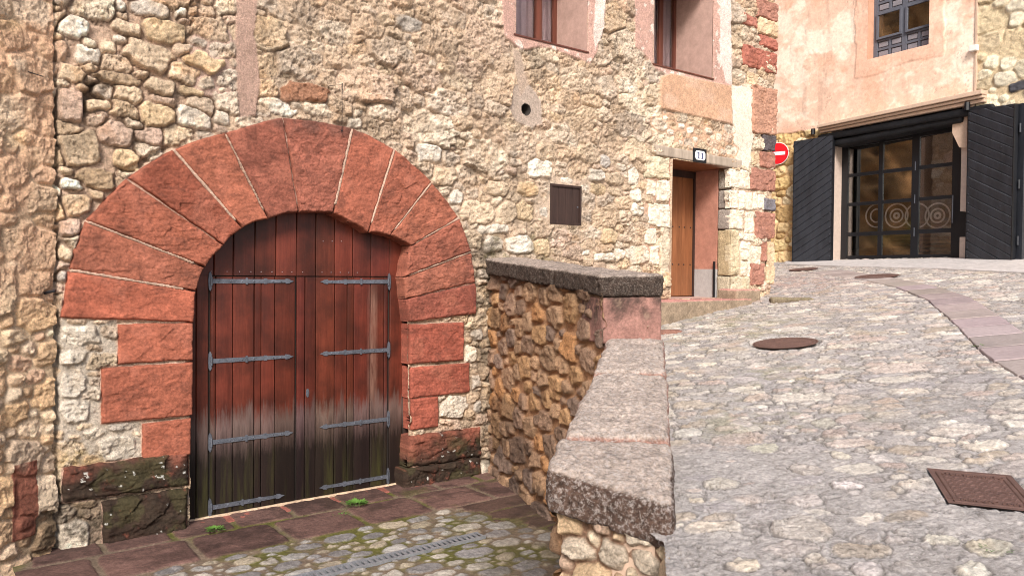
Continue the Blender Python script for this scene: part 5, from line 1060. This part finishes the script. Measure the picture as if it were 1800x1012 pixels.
for a, b, c_, d in (OW, OG): kp &= ~((UM > a) & (UM < b) & (VM > c_) & (VM < d))
v, q = gridmesh(FW.arr(U, V, H), kp); npmesh('wall', v, q, M['plaster'], C.reshape(-1, 3), FAR)
# rest of the block behind the facade: side wall at its left end, roof
mb = MB(); mb.pbox(FW, ofs-3.2, ofs+.02, fz-1, 9.2, -.3, .02); mb.pbox(FW, ofs-3.2, uP, fz-1, 9.2, -7.3, -7); mb.build('rear_wall', M['ledge'], FAR)
mb = MB(); P_ = FW.pt; mb.prism([P_(ofs-3.4, 9.15, .5), P_(ofs-3.4, 9.3, .5), P_(ofs-3.4, 10.9, -7.4), P_(ofs-3.4, 9.15, -7.4)], [P_(uP+6.5, 9.15, .5), P_(uP+6.5, 9.3, .5), P_(uP+6.5, 10.9, -7.4), P_(uP+6.5, 9.15, -7.4)]); mb.build('roof', M['ledge'], FAR)
# ledge above the doors
l_a, l_b = fv(1447, 222), fv(1737, 160); la2, lb2 = fv(1447, 235), fv(1740, 180)
LE = bpy.data.objects.new('ledge', None); sc.collection.objects.link(LE); LE.parent = FAR
for t0, t1, w_ in ((0, .38, .24), (.42, .66, .19), (.70, 1.0, .13)):
    va0, va1 = l_a[1]+(la2[1]-l_a[1])*t0, l_a[1]+(la2[1]-l_a[1])*t1; vb0, vb1 = l_b[1]+(lb2[1]-l_b[1])*t0, l_b[1]+(lb2[1]-l_b[1])*t1
    mb = MB(); mb.hexa([P_(l_a[0], va1, w_), P_(l_b[0], vb1, w_), P_(l_b[0], vb1, -.02), P_(l_a[0], va1, -.02), P_(l_a[0], va0, w_), P_(l_b[0], vb0, w_), P_(l_b[0], vb0, -.02), P_(l_a[0], va0, -.02)], .012); mb.build('moulding', M['ledge'], LE)
# black lintel beams
def fbeam(name, pts, w0, w1, mat, sd):
    (x0, y0), (x1, y1), (x2, y2), (x3, y3) = pts   # tl, tr, br, bl
    q = [fv(*p, w1) for p in pts]; tl, tr, br_, bl_ = q
    return roughblock(name, [P_(*bl_, w1), P_(*br_, w1), P_(*br_, w0), P_(*bl_, w0), P_(*tl, w1), P_(*tr, w1), P_(*tr, w0), P_(*tl, w0)], .05, .03, .014, 5, stcol((.012, .012, .014), sd), mat, FAR, sd)
M['blk'] = stone_mat('blackened_beam', .3, 20, .8, .01, rough=.6)
fbeam('lintel', [(1436, 238), (1744, 181), (1750, 194), (1440, 248)], -.35, .10, M['blk'], 81)
fbeam('lintel', [(1466, 246), (1690, 200), (1690, 214), (1466, 258)], -.35, .05, M['blk'], 82)
MB().tube([P_(fv(1437, 250)[0], fv(1437, 238)[1], .16), P_(fv(1437, 250)[0], fv(1437, 228)[1], .16)], .05).build('pivot', M['black'], FAR); mb = MB(); mb.tube([P_(fv(1708, 190)[0], fv(1708, 196)[1], .16), P_(fv(1708, 190)[0], fv(1708, 182)[1], .16)], .05); mb.build('pivot', M['black'], FAR)
# opening: reveals and glass door
dG = FW.wdep(OG[0], fz+1.2, 1480); dG = min(max(dG, .25), .8)
MB().pbox(FW, OG[0]-.03, OG[0], OG[2], OG[3]+.1, -dG-.1, .02).build('reveal', M['jamb'], FAR); mb = MB(); mb.pbox(FW, OG[1], OG[1]+.03, OG[2], OG[3]+.1, -dG-.1, .02); mb.build('reveal', M['jamb'], FAR)
q0, q1 = fv(1683, 300, -.10)[0], fv(1697, 300, -.10)[0]
mb = MB(); za, zb_, zc_ = fv(1690, 203, -.06)[1], fv(1690, 262, -.06)[1], fv(1690, 232, -.06)[1]; x0_, x1_ = fv(1676, 220, -.06)[0], fv(1702, 220, -.06)[0]
mb.prism([P_(a, b, -.16) for a, b in ((x0_, za), (x1_, za), (x1_, zb_), ((x0_+x1_)/2, zb_+.03), (x0_, zc_))], [P_(a, b, -.02) for a, b in ((x0_, za), (x1_, za), (x1_, zb_), ((x0_+x1_)/2, zb_+.03), (x0_, zc_))]); mb.build('corbel', M['ledge'], FAR)
mb = MB(); xj = fv(1690, 300, -.12)[0]; mb.pbox(FW, xj, xj+.30, fz+.95, OG[3], -.3, -.10, .006); mb.pbox(FW, xj, xj+.30, OG[2], fz+.45, -.3, -.10, .006); mb.build('jamb', M['jamb'], FAR)
GDr = bpy.data.objects.new('glazed_door', None); sc.collection.objects.link(GDr); GDr.parent = FAR
gv = lambda px, py: FW.uv(px, py, -dG)
gx = [gv(x, 350)[0] for x in (1480, 1491, 1545, 1552, 1603, 1616, 1674, 1690)]; gx[7] = max(gx[7], OG[1]-.0)
gy = [gv(1580, y)[1] for y in (457, 448, 412, 405, 356, 350, 302, 296, 240, 215)]
mb = MB(); F0, F1 = -dG-.03, -dG+.03
for a, b in ((0, 1), (2, 3), (4, 5), (6, 7)): mb.pbox(FW, gx[a], gx[b], gy[0], OG[3]+.05, F0, F1, .004)
for r in range(3):
    for a, b in ((1, 2), (3, 4), (5, 6)):
        for k in (0, 2, 4, 6): 
            if r == 0: mb.pbox(FW, gx[a]+.002, gx[b]-.002, gy[k], gy[k+1], F0+.005, F1-.005, .003)
for a, b in ((1, 2), (3, 4), (5, 6)): mb.pbox(FW, gx[a]+.002, gx[b]-.002, gv(1580, 246)[1], OG[3]+.05, F0+.005, F1-.005, .003)
mb.build('frame', M['black'], GDr)
for a, b in ((1, 2), (3, 4), (5, 6)):
    mb = MB(); mb.pbox(FW, gx[a]+.004, gx[b]-.004, gy[1], gv(1580, 246)[1]+.02, -dG-.008, -dG); mb.build('pane', M['glass'], GDr)
hx_ = (gx[4]+gx[5])/2
for y in (292, 350, 408): a = gv(1609, y)[1]; MB().pbox(FW, hx_-.008, hx_+.008, a-.09, a+.09, F1, F1+.012, .002).build('bolt', M['iron'], GDr)
mb = MB(); a = gv(1677, 370)[1]; mb.tube([FW.pt(gx[6]+.05, a-.25, F1+.05), FW.pt(gx[6]+.05, a+.3, F1+.05)], .012); mb.build('handle', M['iron'], GDr)
def ring(cx, cy, r0_, r1_, arc=(0, 2*math.pi)):
    mb = MB(); n = 40; t = np.linspace(arc[0], arc[1], n+1); w_a, w_b = -dG-.03, -dG-.018
    pr = [(r0_, w_a), (r1_, w_a), (r1_, w_b), (r0_, w_b)]; R_ = [[mb.bm.verts.new(FW.pt(cx+r*math.cos(k), cy+r*math.sin(k), w_)) for r, w_ in pr] for k in t]
    for A, B in zip(R_, R_[1:]):
        for i in range(4): mb.bm.faces.new((A[i], A[(i+1) % 4], B[(i+1) % 4], B[i]))
    return mb.build('ring_ornament', M['ochre'], GDr)
for px, arc in ((1576, (0, 6.2832)), (1648, (0, 6.2832)), (1541, (1.2, 5.1)), (1612, (-1.3, 1.3)), (1612, (1.9, 4.4))):
    cu_, cv_ = FW.uv(px, 379, -dG-.02); sc_ = (FW.uv(px+20, 379, -dG)[0]-FW.uv(px-20, 379, -dG)[0])/2*.5+.14
    ring(cu_, cv_, .235, .265, arc)
    if px != 1612: ring(cu_, cv_, .125, .155, arc)
    if arc[0] == 0: ring(cu_, cv_, .03, .075)
# room behind the glass
mb = MB(); e0, e1, zb2, zt2 = OG[0]-1.2, OG[1]+1.2, fz-.1, OG[3]+.4
mb.pbox(FW, e0, e1, zb2, zt2, -4.2, -4.1); mb.pbox(FW, e0-.1, e0, zb2, zt2, -4.2, -dG-.2); mb.pbox(FW, e1, e1+.1, zb2, zt2, -4.2, -dG-.2); mb.pbox(FW, e0, e1, zt2, zt2+.1, -4.2, -dG-.1); mb.pbox(FW, e0, e1, fz-.2, fz-.05, -4.2, -.01)
mb.pbox(FW, e0-.1, OG[0]-.03, zb2, zt2, -dG-.2, -dG-.1); mb.pbox(FW, OG[1]+.03, e1+.1, zb2, zt2, -dG-.2, -dG-.1); mb.build('room', M['void'], FAR)
mb = MB()
for i in range(9): z_ = fz+.12+.085*i; mb.pbox(FW, OG[0]+1.0, OG[1]-.1, z_, z_+.045, -dG-.40, -dG-.37, .003)
mb.build('slatted_screen', M['slat'], FAR)
# black boarded leaves
def leaf(hinge_px, out_px, top0, top1, bot0, bot1, wo, label, flip):
    """one boarded leaf: from the hinge column to the outer column, turned out from the wall by wo"""
    LF = bpy.data.objects.new('door_leaf', None); sc.collection.objects.link(LF); LF.parent = FAR; LF['label'] = label
    h0 = FW.pt(fv(hinge_px, 350, .12)[0], 0, .12); o0 = FW.pt(fv(out_px, 350, wo)[0], 0, wo)
    a, b = (h0, o0) if hinge_px < out_px else (o0, h0)
    pl = Plane(a, b-a); L = (Vector((b.x-a.x, b.y-a.y, 0))).length; z = lambda px, py: pl.uv(px, py)[1]
    xa, xb = min(hinge_px, out_px), max(hinge_px, out_px); zt0, zt1, zb0, zb1 = z(xa, top0), z(xb, top1), z(xa, bot0), z(xb, bot1)
    nx, nz_ = 100, 460; uu, vv = np.meshgrid(np.linspace(0, L, nx), np.linspace(0, 1, nz_)); zz = (zb0+(zb1-zb0)*uu/L)*(1-vv)+(zt0+(zt1-zt0)*uu/L)*vv
    sl_ = flip; dcoord = (zz+sl_*uu)/.175; fr = dcoord % 1; h = -.016*(1-sm(np.minimum(fr, 1-fr)*.175, .004, .012))+.006*_h(np.floor(dcoord), 3, 3, 3)+.002*fbm(uu*8, zz*8, o=4, seed=9)
    n_ = uu.shape; Pf = pl.arr(uu, zz, h); v, q = gridmesh(Pf)
    co = np.ones((len(v), 3)); npmesh('boards', v, q, M['blackwood'], co, LF, smooth=False)
    mb = MB(); mb.hexa([pl.pt(0, zb0, -.02), pl.pt(L, zb1, -.02), pl.pt(L, zb1, -.09), pl.pt(0, zb0, -.09), pl.pt(0, zt0, -.02), pl.pt(L, zt1, -.02), pl.pt(L, zt1, -.09), pl.pt(0, zt0, -.09)])
    for e_ in (0, L): 
        k = 1 if e_ == 0 else -1; mb.hexa([pl.pt(e_-.004*k, zb0+.0 if e_ == 0 else zb1, .006), pl.pt(e_+.012*k, zb0 if e_ == 0 else zb1, .006), pl.pt(e_+.012*k, zb0 if e_ == 0 else zb1, -.02), pl.pt(e_-.004*k, zb0 if e_ == 0 else zb1, -.02), pl.pt(e_-.004*k, zt0 if e_ == 0 else zt1, .006), pl.pt(e_+.012*k, zt0 if e_ == 0 else zt1, .006), pl.pt(e_+.012*k, zt0 if e_ == 0 else zt1, -.02), pl.pt(e_-.004*k, zt0 if e_ == 0 else zt1, -.02)])
    mb.build('backing_frame', M['black'], LF)
    eh = L-.05 if hinge_px > out_px else .05
    for k in range(17): MB().dome(pl.pt(eh, zb0+.12+(zt0-zb0-.2)*k/16, .004), pl.n, .017, .014, 7).build('stud', M['blackwood'], LF)
    for row in (.33, .70):
        for k in range(1, 4): MB().dome(pl.pt(L*k/4, zb0+(zt0-zb0)*row+.06*(k % 2), .004), pl.n, .015, .012, 7).build('stud', M['blackwood'], LF)
    return pl, L, (zb0, zb1, zt0, zt1), LF
leaf(1463, 1394, 249, 238, 460, 463, .30, 'left black boarded door leaf folded back against the stone', -.62)
pl, L, (zb0, zb1, zt0, zt1), LF = leaf(1699, 1780, 196, 183, 462, 465, .42, 'right black boarded door leaf, two layers folded together', .50)
mb = MB(); mb.hexa([pl.pt(.02, zb0, -.12), pl.pt(L+.10, zb1, -.12), pl.pt(L+.10, zb1, -.19), pl.pt(.02, zb0, -.19), pl.pt(.02, zt0, -.12), pl.pt(L+.10, zt1, -.12), pl.pt(L+.10, zt1, -.19), pl.pt(.02, zt0, -.19)], .006)
for k in (.15, .5, .85): z_ = zb1+(zt1-zb1)*k; mb.tube([pl.pt(L+.03, z_-.08, -.10), pl.pt(L+.03, z_+.08, -.10)], .02)
mb.build('rear_layer', M['blackwood'], LF)
# panelled window
dW = FW.wdep(OW[0], OW[2]+.5, 1536); u0, u1, v0, v1 = OW
WN = bpy.data.objects.new('panelled_window', None); sc.collection.objects.link(WN); WN.parent = FAR
mb = MB(); mb.pbox(FW, u0-.02, u0, v0, v1, -dW-.08, .045); mb.pbox(FW, u1, u1+.02, v0, v1, -dW-.08, .045); mb.pbox(FW, u0-.02, u1+.02, v0-.02, v0, -dW-.08, .048); mb.pbox(FW, u0-.02, u1+.02, v1, v1+.02, -dW-.08, .045); mb.build('reveal', M['far_reveal'], WN)
w0 = -dW-.05; mid = (u0+u1)/2+.02; fz0 = lambda py: FW.uv(1585, py, -dW)[1]; y1_, y2_, y3_ = v0+.42, v0+.95, v0+1.0
mb = MB(); mb.pbox(FW, u0, u0+.09, v0, v1, w0, w0+.06, .004); mb.pbox(FW, u1-.06, u1, v0, v1, w0, w0+.06, .004); mb.pbox(FW, mid-.05, mid+.05, v0+.002, v1, w0, w0+.055, .004)
for a, b in ((u0+.09, mid-.05), (mid+.05, u1-.06)):
    for c_, d in ((v0+.002, v0+.05), (v0+.19, v0+.24), (v0+.38, v0+.45), (v0+.95, v0+1.03), (v0+1.18, v0+1.23), (v0+1.38, v0+1.45)): mb.pbox(FW, a, b, c_, d, w0, w0+.05, .003)
    m_ = (a+b)/2
    for c_, d in ((v0+.05, v0+.19), (v0+.24, v0+.38), (v0+1.03, v0+1.18), (v0+1.23, v0+1.38)): mb.pbox(FW, m_-.025, m_+.025, c_, d, w0, w0+.048, .003)
mb.build('frame', M['greyshutter'], WN)
for a, b in ((u0+.09, mid-.05), (mid+.05, u1-.06)):
    m_ = (a+b)/2
    for c_, d in ((v0+.05, v0+.19), (v0+.24, v0+.38), (v0+1.03, v0+1.18), (v0+1.23, v0+1.38)):
        for p, q in ((a, m_-.025), (m_+.025, b)):
            mb = MB(); mb.pbox(FW, p, q, c_, d, w0, w0+.012); mb.pbox(FW, p+.022, q-.022, c_+.02, d-.02, w0+.010, w0+.040, .010); mb.build('panel', M['greyshutter2'], WN)
    # projecting casement with glass
    mb = MB(); t = .045; z0_, z1_ = v0+.42, v0+.98
    for bx in ((a-.01, b+.01, z0_, z0_+t), (a-.01, b+.01, z1_-t, z1_), (a-.01, a-.01+t, z0_+t, z1_-t), (b+.01-t, b+.01, z0_+t, z1_-t)): mb.pbox(FW, *bx, w0+.052, w0+.10, .004)
    cs = mb.build('casement', M['greyshutter'], WN); mb = MB(); mb.pbox(FW, a-.01+t, b+.01-t, z0_+t, z1_-t, w0+.07, w0+.076); mb.build('pane', M['glass'], cs)
mb = MB(); mb.pbox(FW, u0-.1, u1+.1, v0-.1, v1+.1, -dW-.55, -dW-.5); mb.build('dark_room', M['void'], WN)
# stone house to the right of it
RH = thing('corner_house', 'pale stone walled house at the right edge beside the peach house', 'house')
def pre(T):
    for q in ((1772, 142, 1806, 162),):
        a, b = fv(q[0], q[1]), fv(q[2], q[3]); T.add((a[0]+b[0])/2, (a[1]+b[1])/2, abs(b[0]-a[0])/2, abs(a[1]-b[1])/2*.8, .12, 4, s2l((84, 84, 90)))
    for q in ((1730, 100, 1756, 122), (1758, 100, 1790, 122), (1736, 152, 1752, 164), (1752, 168, 1775, 180), (1772, 20, 1800, 48)):
        a, b = fv(q[0], q[1]), fv(q[2], q[3]); T.add((a[0]+b[0])/2, (a[1]+b[1])/2, abs(b[0]-a[0])/2, abs(a[1]-b[1])/2, 0, 3, s2l((236, 226, 200)))
rubble_field('wall', FW, np.arange(uP+.03, uP+5.5, .022), np.arange(1.2, 9.2, .022), M['rubble'], RH, 421, pal=[s2l(q) for q in ((234, 222, 194), (224, 208, 176), (240, 230, 206), (214, 196, 164), (226, 206, 170))], mc=(226, 204, 168), radii=(.3, .22, .15, .1), tries=(300, 900, 2500, 2500), asp=1.6, hgt=(.02, .025), pre=pre)
mb = MB(); mb.pbox(FW, uP-.012, uP+.028, l_b[1]+.02, 9.2, .0, .062, .005); mb.build('corner_strip', M['ledge'], RH)
# small white box with its cable
mb = MB(); a, b = fv(1711, 93), fv(1724, 80); mb.pbox(FW, a[0], b[0], a[1], b[1], .06, .16, .008); tag(mb.build('junction_box', M['offwhite']), 'small white box where the peach and the pale stone wall meet', 'box')
# no-entry sign
sg = FW.pt(*fv(1367, 270, .14), .14); sn_ = Vector((-.62, -.78, 0)).normalized(); s_x = Vector((-sn_.y, sn_.x, 0)); s_x = s_x if s_x.x > 0 else -s_x
rs_ = (proj(sg+Vector((0, 0, .5)))[1]-proj(sg)[1]); rs_ = abs(.5/rs_)*18.5
SG = thing('road_sign', 'round red no entry sign with a white bar behind the house corner', 'sign')
def disc(name, r, z0_, z1_, mat, bar=False):
    mb = MB()
    pts = [(r*math.cos(k*2*math.pi/40), r*math.sin(k*2*math.pi/40)) for k in range(40)] if not bar else [(-r*.72, -r*.16), (r*.72, -r*.16), (r*.72, r*.16), (-r*.72, r*.16)]
    mb.prism([sg+s_x*a+Vector((0, 0, b))+sn_*z0_ for a, b in pts], [sg+s_x*a+Vector((0, 0, b))+sn_*z1_ for a, b in pts]); return mb.build(name, mat, SG)
disc('rim', rs_*1.06, -.01, .0, M['offwhite']); disc('disc', rs_, .001, .006, M['red']); disc('white_bar', rs_, .008, .011, M['white'], True)
mb = MB(); mb.tube([sg-sn_*.01, sg-sn_*.30], .02); mb.build('bracket', M['iron'], SG)
# number plaque
pc = uv(1230.5, 273.5, .05) if 0 else MW.uv(1230.5, 273.5, .05); a, b = MW.uv(1219, 273, .05)[0], MW.uv(1242, 273, .05)[0]; hgt_ = (MW.uv(1230, 261, .05)[1]-MW.uv(1230, 285.5, .05)[1])/2
NP = thing('number_plaque', 'white enamel plaque with number 11 on the wooden lintel', 'house number')
mb = MB(); mb.pbox(MW, a, b, pc[1]-hgt_, pc[1]+hgt_, .036, .052, .004); mb.build('frame', M['darkiron'], NP)
mb = MB(); ins_ = .035; hw_ = (b-a)/2-ins_; hh_ = hgt_-ins_; cx_ = (a+b)/2; ch = .03; oc_ = [(-hw_+ch, -hh_), (hw_-ch, -hh_), (hw_, -hh_+ch), (hw_, hh_-ch), (hw_-ch, hh_), (-hw_+ch, hh_), (-hw_, hh_-ch), (-hw_, -hh_+ch)]
mb.prism([MW.pt(cx_+x, pc[1]+y, .050) for x, y in oc_], [MW.pt(cx_+x, pc[1]+y, .056) for x, y in oc_]); mb.build('enamel_plate', M['white'], NP)
mb = MB()
for dx in (-.048, .032):
    bx_ = cx_+dx; y_ = pc[1]; mb.pbox(MW, bx_, bx_+.022, y_-hh_*.62, y_+hh_*.62, .0565, .0595); mb.pbox(MW, bx_-.014, bx_+.036, y_-hh_*.72, y_-hh_*.62, .0565, .0595); mb.pbox(MW, bx_-.022, bx_-.0005, y_+hh_*.44, y_+hh_*.58, .0565, .0595)
mb.build('numeral', M['blue'], NP)
# pale paved apron along the far house
pav = [streetpt(1380, 466), streetpt(1480, 470), streetpt(1640, 474), streetpt(1800, 482), streetpt(1900, 486)]; back = [FW.pt(fv(x, 455)[0], 0, -.02) for x in (1380, 1480, 1640, 1800, 1900)]
mb = MB(); top = [Vector((p.x, p.y, zs(p.x, p.y)+.03)) for p in pav]; bk_ = [Vector((p.x, p.y, fz+.0+(zs(p.x, p.y)+.05-fz)*.6)) for p in back]
A_ = [mb.bm.verts.new(p) for p in top]; B_ = [mb.bm.verts.new(p) for p in bk_]; C_ = [mb.bm.verts.new(p-Vector((0, 0, .12))) for p in top]
for i in range(4): mb.bm.faces.new((A_[i], A_[i+1], B_[i+1], B_[i])); mb.bm.faces.new((C_[i], C_[i+1], A_[i+1], A_[i]))
M['pave'] = stone_mat('pale_pavement', .16, 9, .5, .008, attr=False, base=(.50, .46, .44)); struct(mb.build('pavement', M['pave']))
# rocky hillside beyond the house, which the glass doors mirror
hx = np.linspace(0, 60, 150); hz = np.linspace(0, 1, 70); A, B = np.meshgrid(hx, hz); zz = -1.5+B*24; yy = 15+B*6+1.6*fbm(A*.25, zz*.25, o=6, seed=88, g=.6)+1.0*fbm(A*1.2, zz*1.2, o=4, seed=89); 
Cc = s2l((230, 170, 110))*np.clip(.75+1.5*fbm(A*1.1, zz*1.6, o=5, seed=90, g=.7), .06, 2)[..., None]; gn = (sm(fbm(A*.35, zz*.35, o=5, seed=91), .02, .25)*(1-sm(zz, 5.5, 8))*sm(zz, 2.8, 4.2))[..., None]; Cc = Cc*(1-gn)+s2l((130, 134, 60))*gn
v, q = gridmesh(np.stack([-yy, A-6, zz], -1)); struct(npmesh('hillside', v, q, M['rubble'], Cc.reshape(-1, 3)))
# ------------------------------------------------------------------ set each thing's empty at its base
bpy.context.view_layer.update()
for o in list(sc.objects):
    if o.type == 'EMPTY' and o.parent is None and 'category' in o:
        pts = [c.matrix_world @ Vector(b) for c in o.children_recursive if c.type != 'EMPTY' for b in c.bound_box]
        if not pts: continue
        lo = Vector([min(p[i] for p in pts) for i in range(3)]); hi = Vector([max(p[i] for p in pts) for i in range(3)])
        base = Vector(((lo.x+hi.x)/2, (lo.y+hi.y)/2, lo.z)); o.location = base
        for c in o.children: c.matrix_parent_inverse = Matrix.Translation(-base)
